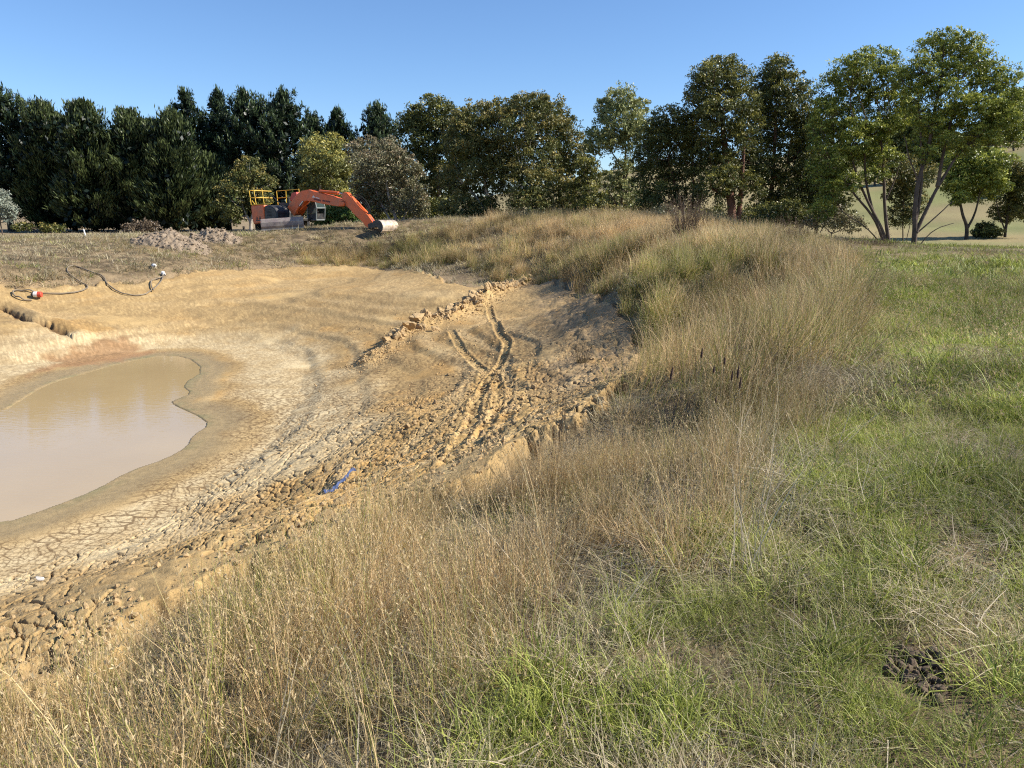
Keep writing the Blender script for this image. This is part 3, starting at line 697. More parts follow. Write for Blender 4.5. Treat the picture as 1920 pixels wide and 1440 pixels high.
def gum(name, label, cat, Y, blobs, trunks, leaf, bark, seed, group, lsz=.0033, dens=1., depth=.8, tipp=.25, twig=True, droop=.55, puffs=1.):
    rg = np.random.default_rng(seed)
    if trunks: b0 = wy(*trunks[0][0][0][:2], Y); bx_, by_ = b0[0], b0[1]
    else: b0 = wy(blobs[0][0], 430, Y); bx_, by_ = b0[0], b0[1]
    z0 = gz(bx_, by_); root = empty(name, (bx_, by_, z0)); O = np.array([bx_, by_, z0])
    B = []
    for bl in blobs:
        u, v, ru, rv = bl[:4]; off = bl[4] if len(bl) > 4 else rg.uniform(-.5, .5)
        c = wy(u, v, Y); rx = ru/F*Y*1.13; rz = rv/F*Y*1.13
        c = c+np.array([0, off*2.2*rx*depth, 0]); k = c[1]/Y; c[0] = c[0]*k/1; c = np.array([c[0], c[1], CAMZ+(c[2]-CAMZ)*k]); B.append((c-O, rx, rx*.95*depth+.3, rz))
    Vs = []; As = []
    L = lsz*Y
    for c, rx, ry, rz in B:
        area = 4*math.pi*((rx*rz)**1.6/3+(rx*ry)**1.6/3+(ry*rz)**1.6/3)**(1/1.6)
        pr = np.clip(.33*min(rx, rz), .22, .6); npf = max(5, int(area/(pr*pr*2.6)*puffs))
        d = unit(rg, npf, .25); sc = rg.uniform(.55, 1.0, npf)+.22*(rg.uniform(0, 1, npf) > .85)
        pc = d*np.array([rx, ry, rz])*sc[:, None]
        nl = int(52*dens*(pr/.5)**2*(.22/L)**1.3)+8
        prs = pr*rg.uniform(.45, 1.4, npf)
        dd = unit(rg, npf*nl, .3); rad = rg.uniform(0, 1, npf*nl)**.45
        pid = np.repeat(np.arange(npf), nl)
        P = pc[pid]+dd*(rad*prs[pid])[:, None]*np.array([1.1, 1.1, .8])
        D = unit(rg, len(P))*.8+dd*.4+np.array([0, 0, -droop])
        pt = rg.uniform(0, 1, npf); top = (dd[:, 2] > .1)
        tiplit = np.where((pt[pid] < tipp+.45*d[pid][:, 2]) & top, rg.uniform(.3, 1, len(P)), rg.uniform(0, .25, len(P)))  # upper leaves of high puffs brightened: sunlit tops painted as new growth
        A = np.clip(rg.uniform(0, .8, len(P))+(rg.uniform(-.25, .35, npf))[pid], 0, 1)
        q, a = cards(rg, P+c, D, L*rg.uniform(.6, 1.3, len(P)), L*.42*rg.uniform(.7, 1.3, len(P)), tiplit, A)
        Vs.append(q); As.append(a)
        ni = int(rx*ry*rz*26*dens)+10                      # shaded inner leaves
        dd = unit(rg, ni)*(rg.uniform(0, 1, ni)**.5)[:, None]*.72
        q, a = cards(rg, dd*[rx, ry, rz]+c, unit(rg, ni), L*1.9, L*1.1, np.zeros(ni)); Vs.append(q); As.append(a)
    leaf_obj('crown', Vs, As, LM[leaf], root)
    mb = MB(); ends = []
    tl = [[np.array(wy(p[0], p[1], Y+(p[2] if len(p) > 2 else 0)))-O for p in tr[0]] for tr in trunks]
    for k, P in enumerate(tl):
        r0 = trunks[k][1]; P = [np.array(p) for p in P]
        if k == 0 or abs(P[0][2]) < .6: P[0][2] = -.15
        Pc = curve3(P); s = np.linspace(0, 1, len(Pc)); Pc = Pc+np.stack([fbm(s*4+k, s*0, seed+k), fbm(s*4, s*0+k, seed+9), s*0], -1)*.10*s[:, None]
        rr_ = r0*(1-.62*s); rr_[:2] *= 1.18
        mb.tube(Pc, rr_, 8); ends += [(Pc[i], rr_[i]) for i in range(len(Pc)//3, len(Pc), 2)]
    if not tl:
        mb.tube([[0, 0, -.1], [0, 0, .5]], .04, 5); ends = [(np.array([0, 0, .4]), .04)]
    E_ = np.array([e[0] for e in ends])
    for c, rx, ry, rz in B:
        dist = np.linalg.norm(E_-c, axis=1)+np.maximum(0, E_[:, 2]-c[2])*1.5; j = int(np.argmin(dist)); a = E_[j]; r0 = min(ends[j][1]*.7, .12)
        m1 = (a+c)/2+np.array([rg.normal(0, .2), rg.normal(0, .2), -.15*np.linalg.norm(c-a)*.5])
        mb.tube(curve3([a, m1, c]), np.linspace(r0, max(.02, r0*.35), len(curve3([a, m1, c]))), 6)
        if twig:
            for _ in range(4):
                e = c+unit(rg, 1, .4)[0]*np.array([rx, ry, rz])*.85; s0 = c+(a-c)*rg.uniform(.0, .4)
                Pt = curve3([s0, (s0+e)/2+rg.normal(0, .15, 3), e]); mb.tube(Pt, np.linspace(max(.02, r0*.4), .012, len(Pt)), 5)
    mb.build('trunk', BM[bark], root, smooth=True)
    return tag(root, label, cat, group)

def conifer(name, label, u, vtop, vbase, wpx, Y, kind, seed, group, shape=None):
    """upright evergreen: whorls of limbs, each carrying upswept sprays"""
    rg = np.random.default_rng(seed); b0 = wy(u, vbase, Y); t0 = wy(u, vtop, Y)
    z0 = gz(b0[0], b0[1]); H = t0[2]-z0; Wd = wpx/F*Y*(1.55 if kind == 'cyp' else 1.85); root = empty(name, (b0[0], b0[1], z0))
    mb = MB(); s = np.linspace(0, 1, 12); lean = rg.normal(0, .25, 2)
    TP = np.stack([lean[0]*s**2, lean[1]*s**2, s*H*.97-.1], -1); mb.tube(TP, .30*(1-.93*s)*(H/13)+.02, 8)
    cyp = kind == 'cyp'
    prof = shape or ([(.04, .72), (.12, .95), (.35, 1.), (.6, .92), (.8, .86), (.92, .68), (1, .30)] if cyp else [(.10, .5), (.22, .8), (.45, 1.), (.7, .92), (.85, .70), (.95, .42), (1, .1)])
    hs, ws = zip(*prof); Vs = []; As = []
    nb = int((330 if cyp else 170)*H/13); hh = hs[0]+(1-hs[0])*np.sqrt(rg.uniform(0, 1, nb)) if False else rg.uniform(hs[0], .995, nb)
    az = rg.uniform(0, 2*math.pi, nb)
    lump = .62+.66*vn(az*1.6, hh*7, seed)
    Ls = np.interp(hh, hs, ws)*Wd*lump*rg.uniform(.75, 1.1, nb)
    el = np.interp(hh, [0, .5, 1], [.05, .45, 1.15] if cyp else [.0, .3, 1.15])+rg.normal(0, .15, nb)
    for i in range(nb):
        L = max(.35, Ls[i]); c0 = np.array([np.interp(hh[i], s, TP[:, 0]), np.interp(hh[i], s, TP[:, 1]), hh[i]*H-L*math.sin(el[i])*.55])
        c0[2] = max(c0[2], .3)
        hd = np.array([math.cos(az[i]), math.sin(az[i]), 0]); ss = np.linspace(0, 1, 5)
        cv = el[i]+ss*(.55 if cyp else .35)
        pth = c0+np.cumsum(np.concatenate([[[0, 0, 0]], (hd[None]*np.cos(cv[1:])[:, None]+np.array([0, 0, 1.])*np.sin(cv[1:])[:, None])*L/4]), 0)
        if i % 3 == 0: mb.tube(pth, np.linspace(.055, .012, 5), 4, False)
        if cyp:
            n_ = int(40+30*L); t_ = rg.uniform(.22, 1.05, n_)
            C_ = np.stack([np.interp(t_, ss, pth[:, k]) for k in range(3)], -1)
            sp = .10+.20*(1-np.abs(t_-.6)); C_ = C_+rg.normal(0, 1, (n_, 3))*sp[:, None]*[1, 1, .7]
            dr = (pth[-1]-pth[-3]); dr /= np.linalg.norm(dr)+1e-9
            D = dr[None]*1.3+np.array([0, 0, .45])+rg.normal(0, .40, (n_, 3))
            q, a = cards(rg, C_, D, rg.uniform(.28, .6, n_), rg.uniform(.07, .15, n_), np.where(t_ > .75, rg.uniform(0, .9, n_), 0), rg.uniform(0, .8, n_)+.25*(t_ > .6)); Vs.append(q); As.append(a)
        else:
            nk = max(3, int(L*2.4)); kt = np.linspace(.35, 1., nk)
            for t1 in kt:                                   # needle puffs with upright candles
                c = np.array([np.interp(t1, ss, pth[:, k]) for k in range(3)])+rg.normal(0, .16, 3)
                n_ = 34; dd = unit(rg, n_, .55); rad = rg.uniform(.2, 1, n_)*.36
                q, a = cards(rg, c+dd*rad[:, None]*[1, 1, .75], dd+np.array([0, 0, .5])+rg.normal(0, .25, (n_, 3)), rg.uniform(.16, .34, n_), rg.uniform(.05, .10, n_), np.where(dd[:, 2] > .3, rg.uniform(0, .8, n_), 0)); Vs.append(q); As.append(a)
                m_ = 5; cp = c+np.array([0, 0, .38])+rg.normal(0, .10, (m_, 3))
                q, a = cards(rg, cp, rg.normal(0, .2, (m_, 3))+[0, 0, 1], rg.uniform(.3, .55, m_), .10, rg.uniform(.2, 1, m_)); Vs.append(q); As.append(a)
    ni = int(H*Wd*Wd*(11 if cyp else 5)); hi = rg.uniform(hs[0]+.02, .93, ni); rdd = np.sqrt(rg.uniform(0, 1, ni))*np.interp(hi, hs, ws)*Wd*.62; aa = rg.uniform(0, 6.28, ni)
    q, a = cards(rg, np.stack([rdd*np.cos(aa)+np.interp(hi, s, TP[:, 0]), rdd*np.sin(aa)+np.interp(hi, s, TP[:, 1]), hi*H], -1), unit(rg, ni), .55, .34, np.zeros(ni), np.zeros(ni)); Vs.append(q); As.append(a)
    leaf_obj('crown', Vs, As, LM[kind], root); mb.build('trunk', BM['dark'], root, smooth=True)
    return tag(root, label, 'tree', group)

PG = 'dark evergreens standing in a row behind the left bank'
conifer('pine_tree', 'tall dark pine at the far left edge of the evergreen row', 22, 172, 437, 52, 76, 'pine', 1, PG)
conifer('pine_tree', 'dark pine mostly hidden at the left frame edge beside the tallest left pine', -42, 185, 437, 50, 79, 'pine', 2, PG)
conifer('cypress_tree', 'broad feathery cypress right beside the tall left-edge pine', 103, 203, 436, 46, 76, 'cyp', 3, PG)
conifer('cypress_tree', 'feathery cypress with a split pointed top, second from the left pine', 180, 206, 438, 52, 73, 'cyp', 4, PG)
conifer('cypress_tree', 'feathery cypress standing behind the larger rubble mound', 268, 218, 438, 50, 74, 'cyp', 5, PG)
conifer('cypress_tree', 'shorter cypress between the mound cypress and the tall pines', 330, 220, 438, 48, 73, 'cyp', 6, PG)
conifer('cypress_tree', 'low dark cypress foliage filling the gap below the tall pines', 392, 300, 438, 42, 76, 'cyp', 7, PG)
conifer('cypress_tree', 'cypress wedged behind the two feathery cypresses at left, only its top showing', 142, 224, 437, 40, 80, 'cyp', 15, PG)
conifer('cypress_tree', 'cypress crown showing behind and between the two mound cypresses', 300, 236, 437, 42, 79, 'cyp', 16, PG)
conifer('cypress_tree', 'dark cypress filling the gap behind the second and third feathery cypress', 222, 262, 437, 36, 82, 'cyp', 17, PG)
conifer('pine_tree', 'tall pine with an airy crown at the left end of the three tall pines', 378, 178, 438, 36, 80, 'pine', 8, PG)
conifer('pine_tree', 'tall pine with twin pointed top left of the widest pine', 430, 176, 438, 30, 82, 'pine', 9, PG)
conifer('pine_tree', 'wide tall pine above the small white-trunked gum', 485, 178, 438, 40, 80, 'pine', 10, PG)
conifer('pine_tree', 'wide tall pine rising just behind the excavator railing', 545, 178, 438, 46, 78, 'pine', 11, PG)
conifer('pine_tree', 'lower pine tip showing above the yellow-green gum', 597, 218, 436, 24, 84, 'pine', 12, PG)
conifer('pine_tree', 'pine tip rising above the excavator boom', 637, 214, 436, 28, 84, 'pine', 13, PG)
conifer('pine_tree', 'pine standing behind the grey-green gum left of the dark gums', 715, 208, 436, 42, 84, 'pine', 14, PG)

GG = 'gum trees along the far side of the dam'
gum('gum_tree', 'small drooping gum with a thin white trunk left of the excavator', 'tree', 62, [(468,322,26,22),(450,345,26,28),(490,352,24,28),(432,375,24,28),(468,372,30,26),(495,385,18,20),(440,405,18,16)],
    [([(471,444),(470,418),(476,392),(482,355)], .16), ([(470,420),(459,395),(448,368)], .09)], 'olive', 'pale', 21, GG, tipp=.3)
gum('gum_tree', 'yellow-tinged gum directly behind the excavator boom', 'tree', 68, [(592,278,26,20),(626,276,13,22),(610,305,42,30),(588,330,30,32),(632,335,34,34),(612,362,40,28),(590,390,26,24)],
    [([(606,440),(605,400),(602,360),(598,320)], .18), ([(606,425),(618,380),(628,335)], .1)], 'gold', 'pale', 22, GG, tipp=.5)
gum('gum_tree', 'wide grey-green gum with bare pale limbs above the bucket', 'tree', 63, [(686,283,30,20),(722,280,26,20),(700,312,42,30),(745,312,32,28),(688,345,28,30),(735,350,40,32),(772,345,24,34),(762,380,30,26),(712,380,26,26),(790,385,16,22)],
    [([(748,432),(742,405),(728,370),(722,320)], .17), ([(748,425),(760,400),(775,370),(768,340)], .10), ([(745,420),(715,385),(700,345),(690,320)], .1), ([(747,422),(780,405),(800,385)], .06)], 'grey', 'pale', 23, GG, tipp=.35, dens=.85)
gum('gum_tree', 'dark olive gum with a brownish rounded top between pines and cluster', 'tree', 74, [(815,210,34,26),(775,228,26,22),(845,245,36,38),(795,262,44,42),(850,305,40,48),(790,330,36,48),(830,372,48,48),(870,240,20,24)],
    [([(828,436),(826,390),(818,320),(815,240)], .25)], 'dark', 'brown', 24, GG, tipp=.3)
gum('gum_tree', 'big dark gum with a leaning pale trunk, left part of the wide cluster', 'tree', 59, [(888,225,34,24),(868,258,34,32),(915,250,40,36),(940,212,36,24),(880,300,44,38),(925,305,42,38),(855,345,34,38),(905,355,40,32),(865,395,36,30),(905,400,30,22)],
    [([(932,424),(922,398),(914,362),(905,320)], .17), ([(930,420),(905,385),(878,352),(855,330)], .12), ([(928,415),(898,392),(862,368)], .05)], 'olive', 'pale', 25, GG, tipp=.32)
gum('gum_tree', 'rounded dark gum in the middle of the wide cluster, short pale trunk', 'tree', 57, [(985,200,34,20),(1010,205,30,22),(965,240,38,30),(1010,245,38,32),(960,285,40,34),(1005,295,38,36),(945,330,32,34),(985,345,34,34),(1015,345,28,36),(990,385,36,26),(1020,395,24,22)],
    [([(965,428),(967,402),(972,375),(980,330)], .16), ([(967,400),(985,375),(1000,355)], .08)], 'olive', 'pale', 26, GG, tipp=.34)
gum('gum_tree', 'dark gum at the right shoulder of the wide cluster reaching to the ground', 'tree', 60, [(1020,200,12,20),(1050,218,16,26),(1045,255,34,32),(1070,280,26,30),(1040,310,36,36),(1075,325,26,36),(1050,365,34,32),(1040,400,30,22),(1075,385,22,28)],
    [([(1052,425),(1050,390),(1050,320),(1048,260)], .16)], 'olive', 'brown', 27, GG, tipp=.38)
gum('gum_tree', 'small bronze-tipped young gum beside the pale airy gum', 'tree', 56, [(1100,312,20,14),(1105,335,24,18),(1090,360,24,22),(1112,372,22,22),(1095,398,26,20)],
    [([(1100,425),(1100,390),(1102,330)], .07)], 'dark', 'brown', 28, GG, tipp=.6)
gum('gum_tree', 'airy pale green gum standing alone between the two dark clusters', 'tree', 66, [(1162,188,28,20),(1192,205,24,22),(1138,208,20,20),(1160,228,36,26),(1198,238,24,24),(1125,262,26,20),(1150,262,26,20),(1180,262,24,22),(1108,285,20,20),(1168,312,18,16),(1150,345,22,18),(1178,355,22,20),(1140,380,26,18),(1185,392,26,18)],
    [([(1166,430),(1164,385),(1168,345),(1174,290),(1168,235)], .14), ([(1166,400),(1148,370),(1130,345)], .07), ([(1168,345),(1188,300),(1198,250)], .08), ([(1170,320),(1150,290),(1135,265)], .07)], 'pale', 'brown', 29, GG, tipp=.35, dens=.9)
gum('gum_tree', 'dense dark gum leaning out on the left of the red-trunked gum', 'tree', 51, [(1252,232,34,24),(1232,262,36,30),(1215,292,26,34),(1262,278,40,34),(1222,335,34,34),(1268,330,40,38),(1240,375,40,32),(1285,250,30,30),(1215,385,20,24),(1290,375,30,30),(1300,300,30,40)],
    [([(1290,436),(1280,400),(1265,350),(1255,300)], .15), ([(1288,425),(1300,380),(1300,330)], .1)], 'dark', 'red', 30, GG, tipp=.12)
gum('gum_tree', 'tallest dark gum with a thick red-brown trunk and bronze top', 'tree', 49, [(1350,130,36,20),(1322,150,26,26),(1380,152,28,28),(1345,172,40,30),(1312,196,34,28),(1395,190,26,30),(1350,215,42,32),(1400,235,26,34),(1318,235,34,34),(1362,262,36,30),(1330,285,30,30),(1392,300,28,32),(1352,305,34,24),(1330,350,36,30),(1395,355,34,28),(1360,335,28,22)],
    [([(1374,436),(1373,400),(1368,350),(1360,290),(1352,200)], .33), ([(1382,436),(1386,395),(1392,330),(1396,250)], .2), ([(1370,360),(1352,330),(1330,300)], .12)], 'dark', 'red', 31, GG, tipp=.34)
gum('gum_tree', 'tall dark gum with a rounded bronze-tipped top right of the tallest', 'tree', 51, [(1455,132,28,22),(1440,160,28,26),(1478,162,30,28),(1456,190,38,30),(1492,200,26,34),(1432,205,24,34),(1460,235,40,32),(1498,255,28,34),(1440,280,36,34),(1480,305,36,34),(1435,335,34,32),(1475,365,38,30),(1440,392,28,22),(1505,340,24,34),(1416,230,24,48),(1512,290,28,44),(1512,238,20,34),(1410,320,28,40)],
    [([(1440,436),(1442,390),(1450,310),(1456,210)], .2), ([(1444,400),(1470,340),(1486,250)], .12)], 'dark', 'red', 32, GG, tipp=.32)
gum('gum_tree', 'dark gum filling the shade behind the left of the multi-stemmed gum', 'tree', 50, [(1540,228,26,30),(1525,270,30,34),(1558,300,30,36),(1520,325,28,34),(1545,365,32,34),(1515,395,28,24),(1560,398,20,20),(1500,372,40,32),(1578,352,28,32),(1560,388,30,22),(1575,310,24,28)],
    [([(1530,436),(1532,390),(1538,310)], .14)], 'dark', 'brown', 33, GG, tipp=.15)
gum('gum_tree', 'multi-stemmed bright green gum, left one of the two at the crest', 'tree', 43, [(1608,118,28,20),(1648,112,26,20),(1585,140,30,26),(1628,148,36,28),(1665,145,24,26),(1560,172,28,28),(1600,185,38,30),(1648,190,36,28),(1548,215,24,26),(1585,228,34,28),(1680,185,20,24),(1636,245,30,20),(1662,232,28,20),(1605,268,32,22),(1640,275,24,18),(1572,262,28,28),(1590,300,24,16),(1552,300,22,26),(1644,248,26,16),(1621,290,30,18),(1668,296,20,14),(1596,240,26,18),(1564,330,22,22),(1534,330,22,26),(1556,362,20,16),(1640,330,22,14),(1590,345,22,16),(1540,395,24,18),(1700,205,20,18),(1692,232,18,18),(1530,250,22,28)],
    [([(1664,462),(1655,432),(1632,388),(1605,330),(1592,270)], .11), ([(1668,460),(1660,400),(1657,340),(1650,250)], .12), ([(1662,452),(1640,408),(1598,362),(1575,320)], .09), ([(1665,440),(1635,395),(1620,330),(1622,260)], .10), ([(1660,448),(1625,425),(1585,402),(1572,385)], .04), ([(1658,380),(1680,335),(1690,300)], .05)],
    'bright', 'brown', 34, GG, lsz=.0031, tipp=.45, puffs=.9)
gum('gum_tree', 'tallest bright green gum, forked brown trunk at the right of the crest', 'tree', 39.5, [(1772,78,32,18),(1810,86,28,18),(1745,96,26,22),(1790,108,36,24),(1835,112,26,22),(1728,130,24,22),(1765,138,30,22),(1810,142,34,24),(1858,136,24,20),(1712,158,24,22),(1845,168,30,22),(1888,150,24,20),(1742,168,22,18),(1872,185,30,22),(1902,195,22,24),(1835,200,34,18),(1880,220,32,20),(1862,240,30,18),(1905,232,14,18),(1762,205,20,14),(1780,224,24,16),(1748,232,20,16),(1800,190,20,14),(1815,232,26,14),(1778,225,26,18),(1730,219,22,18),(1756,248,28,16),(1724,264,20,18),(1774,262,24,14),(1838,250,26,16),(1818,270,22,12),(1884,219,28,20),(1894,248,22,16),(1710,185,22,20),(1740,290,18,14),(1795,285,20,12),(1905,265,20,12),(1860,270,20,10),(1770,170,28,18),(1815,200,28,18),(1690,150,18,18)],
    [([(1711,470),(1716,436),(1715,392),(1722,340),(1744,275),(1752,210),(1765,150)], .15), ([(1717,436),(1732,404),(1758,350),(1795,290),(1830,250)], .11), ([(1758,350),(1765,300),(1785,220),(1795,150)], .10), ([(1716,420),(1722,395),(1730,330),(1728,260),(1722,190)], .09), ([(1795,290),(1830,260),(1862,240)], .06), ([(1716,440),(1745,415),(1775,388),(1788,378)], .045), ([(1718,447),(1750,430),(1790,418)], .035), ([(1722,340),(1705,300),(1695,255)], .05), ([(1785,225),(1800,195),(1825,185)], .045)],
    'bright', 'brown', 35, GG, lsz=.0031, tipp=.5, puffs=.9, dens=.95)
gum('gum_tree', 'slim leafy sapling between the trunks of the two bright gums', 'tree', 52, [(1690,315,24,22),(1708,340,24,24),(1684,362,24,24),(1710,385,24,24),(1690,405,24,20),(1660,320,18,16),(1735,330,18,18)],
    [([(1695,452),(1693,410),(1694,345)], .05), ([(1698,452),(1706,420),(1708,385)], .03)], 'olive', 'brown', 36, GG, tipp=.4)
gum('gum_tree', 'round pale green gum on the lower paddock with a short forked trunk', 'tree', 78, [(1828,292,34,18),(1795,305,26,20),(1862,305,28,20),(1812,328,34,24),(1855,330,32,24),(1790,345,22,24),(1830,358,36,20),(1868,350,18,18),(1800,372,18,14)],
    [([(1812,448),(1814,425),(1803,400),(1795,360)], .22), ([(1814,427),(1828,402),(1838,360)], .14)], 'bright', 'dark', 37, GG, tipp=.6, dens=.9)
gum('gum_tree', 'dark drooping gum on the lower paddock at the right frame edge', 'tree', 80, [(1888,318,22,22),(1910,340,22,26),(1885,355,24,24),(1905,385,24,26),(1880,400,20,18),(1935,360,30,50)],
    [([(1884,448),(1886,425),(1892,385),(1900,340)], .16), ([(1884,430),(1872,400),(1868,375)], .08)], 'olive', 'dark', 38, GG, tipp=.3)
gum('gum_tree', 'young silver-leaved tree with a thin brown stem at left edge', 'tree', 50, [(5,385,17,14),(24,394,10,11),(-12,372,20,20),(0,362,10,10),(14,408,12,9)],
    [([(9,462),(5,440),(0,415),(-2,385)], .05)], 'blue', 'brown', 39, None, tipp=.3, lsz=.0032, dens=.7)
SG = 'shrubs at the feet of the gum trees'
gum('shrub', 'bright green leafy shrub under the excavator boom', 'shrub', 62, [(640,402,34,18),(612,408,24,16),(668,410,22,15),(640,420,42,12),(600,420,20,12)], [], 'shrub', 'brown', 41, SG, tipp=.4)
gum('shrub', 'dull green shrub hugging the ground below the pale airy gum', 'shrub', 60, [(1150,402,28,16),(1125,410,22,14),(1200,405,26,18)], [], 'olive', 'brown', 42, SG, tipp=.3)
gum('shrub', 'grey-green shrub in front of the leaning dark gum', 'shrub', 47, [(1245,402,22,16),(1262,412,18,12),(1225,412,18,12)], [], 'grey', 'brown', 43, SG, tipp=.2)
gum('shrub', 'dark low shrubbery clump to the right of the red-brown trunk', 'shrub', 46, [(1440,402,26,18),(1475,398,28,20),(1500,408,26,16),(1415,410,18,14)], [], 'dark', 'brown', 44, SG, tipp=.2)
gum('shrub', 'brownish twiggy shrub left of the multi-stemmed gum', 'shrub', 44, [(1560,408,28,20),(1595,420,24,14),(1535,415,22,16)], [], 'grey', 'brown', 45, SG, tipp=.5, dens=.6)
gum('shrub', 'small dark bush between the two trees on the lower paddock', 'shrub', 80, [(1848,428,16,10),(1862,436,18,8),(1838,438,14,7)], [], 'dark', 'dark', 46, SG)
gum('shrub', 'bare brown twiggy bush behind the rubble mounds', 'shrub', 66, [(255,430,22,12),(280,425,18,12)], [], 'twig', 'brown', 47, SG, dens=.12)
gum('shrub', 'low brown scrub under the cypress left of the white post', 'shrub', 70, [(95,428,20,8),(45,426,18,7)], [], 'olive', 'brown', 48, SG, dens=.7)
gum('shrub', 'dim scrub thicket below the grey-green gum', 'shrub', 66, [(700,415,30,18),(760,415,34,18),(810,415,40,18),(820,395,30,20)], [], 'dark', 'dark', 49, SG, dens=.8)
gum('shrub', 'shaded scrub at the foot of the wide gum cluster', 'shrub', 64, [(880,418,40,16),(950,418,40,16),(1010,415,40,18),(1060,415,30,18)], [], 'dark', 'dark', 50, SG, dens=.9)
gum('shrub', 'shaded undergrowth behind the red-brown trunk', 'shrub', 58, [(1300,412,40,18),(1350,408,40,20),(1420,405,40,22),(1490,400,40,26),(1545,405,36,22)], [], 'dark', 'dark', 51, SG, dens=.8)
# far trees on the ridge
rgf = np.random.default_rng(5)
FG = 'distant trees dotted along the ridge'
for i, (u, v, ru, rv, Y) in enumerate([(1885,205,34,16,190),(1915,225,26,20,180),(1860,232,20,12,200),(1940,190,40,30,190),(1900,250,22,10,170),(1690,262,24,14,210),(1720,272,22,12,210),(1660,268,24,14,220),
        (1620,285,24,12,220),(1575,288,22,12,220),(1140,330,14,8,230),(1115,338,14,8,230),(1780,262,30,14,220),(1750,300,20,10,180),(1205,322,16,8,230),(1900,330,16,10,120),(1706,238,20,34,200),(1735,250,22,26,200),(1765,262,24,18,205),(1660,255,18,22,205),(1850,255,26,14,195),(1820,262,20,12,200),(1668,262,24,38,150),(1703,252,26,48,150),(1740,264,24,38,150),(1774,276,22,28,150),(1640,288,20,26,150)]):
    d0 = wy(u, v, Y); gz0 = gz(d0[0], Y); vb = 400-(gz0-CAMZ)/Y*F
    gum('distant_tree', ['dark far tree on the ridge %s' % s for s in ('above the right gum crown', 'at the right frame edge', 'left of the edge trees', 'cut by the right frame edge', 'below the edge trees', 'seen between the two bright gums', 'just right of the gap trees', 'left in the gap of the two bright gums',
        'behind the left bright gum', 'furthest left behind the left bright gum', 'right of the small bronze gum', 'above the small bronze gum', 'under the right gum crown', 'on the slope behind the forked trunk', 'beneath the pale airy gum', 'behind the round paddock gum', 'tall one between the two bright gum crowns', 'right of the tall one between the bright crowns', 'behind the forked trunk crown', 'left of the tall one between the crowns', 'behind the lower right bright foliage', 'low behind the forked gum crown', 'dense one left of the stand seen through the gap', 'tallest of the stand seen through the gap', 'right half of the stand seen through the gap', 'right end of the stand seen through the gap', 'left end of the stand seen through the gap')][i], 'tree', Y,
        [(u, v, ru*.8, rv, 0), (u-ru*.4, v+rv*.5, ru*.6, rv*.8, 0), (u+ru*.4, v+rv*.5, ru*.6, rv*.8, 0)], [([(u, vb), (u, (v+vb)/2), (u, v)], .25)], 'dark', 'dark', 60+i, FG, lsz=.004, twig=False, dens=.7)

#TREES_END
# ------------------------------------------------------------------ excavator
orange = solid('orange_paint', (.74, .125, .018), .38, 0, .12, 2.5, dirt=(.52, .14, .05)); yellow = solid('yellow_paint', (.78, .50, .05), .45, 0, .1, 4)
dk = solid('dark_metal', (.025, .026, .028), .5, .2, .3, 5, dirt=(.07, .06, .05)); mudsteel = solid('muddy_steel', (.27, .21, .19), .6, .25, .3, 3, dirt=(.40, .33, .27))
bright = solid('worn_steel', (.60, .50, .39), .45, .3, .2, 3, dirt=(.36, .24, .15)); chrome = solid('chrome_rod', (.6, .6, .6), .2, 1, .05); rub = solid('rubber', (.02, .02, .02), .8)
redp = solid('faded_red', (.52, .07, .04), .5); whitep = solid('white_plastic', (.72, .70, .66), .5, 0, .08); blackp = solid('black_plastic', (.02, .02, .022), .45)
def glass_f(t, b):
    b.inputs['Base Color'].default_value = (.06, .09, .085, 1); b.inputs['Roughness'].default_value = .08; b.inputs['Alpha'].default_value = .72
glass = mat('tinted_glass', glass_f)
EY = 57.; EB = wy(540, 438, EY); YAW = R(33); fx, fy = math.cos(YAW), -math.sin(YAW)
EB[2] = gz(EB[0], EB[1])
PIV = np.array([wy(541, 420, EY)[0], EY])
def EP(zx, zy):                                     # crop pixel (six times enlarged) -> forward distance and height in the boom plane
    d = ray(460+zx/6., 320+zy/6.); t = (PIV[0]*fy-PIV[1]*fx)/(d[0]*fy-d[1]*fx)
    X = (d[0]*t-PIV[0])*fx+(d[1]*t-PIV[1])*fy; return np.array([X, CAMZ+d[2]*t-EB[2]])
ex = empty('excavator', (PIV[0], PIV[1], EB[2]))
tag(ex, 'orange tracked excavator parked on the far bank with its boom stretched right', 'excavator')
cR, sR = math.cos(-YAW), math.sin(-YAW); RZ = np.array([[cR, -sR, 0], [sR, cR, 0], [0, 0, 1]])
def up(mb, name, m, parent=ex, **k):                # upper works turned towards the pond
    mb.v = [v@RZ.T for v in mb.v]; return mb.build(name, m, parent, **k)
def pr(pts, y0, y1): mb = MB(); mb.prism([EP(*p) for p in pts], y0, y1); return mb
TI = R(-3.5); cT, sT = math.cos(TI), math.sin(TI); TILT = np.array([[cT, 0, sT], [0, 1, 0], [-sT, 0, cT]])
YW2 = R(6); RZ2 = np.array([[math.cos(YW2), -math.sin(YW2), 0], [math.sin(YW2), math.cos(YW2), 0], [0, 0, 1]])
def lo(mb, name, m, parent=ex, **k): mb.v = [v@(RZ2@TILT).T for v in mb.v]; return mb.build(name, m, parent, **k)
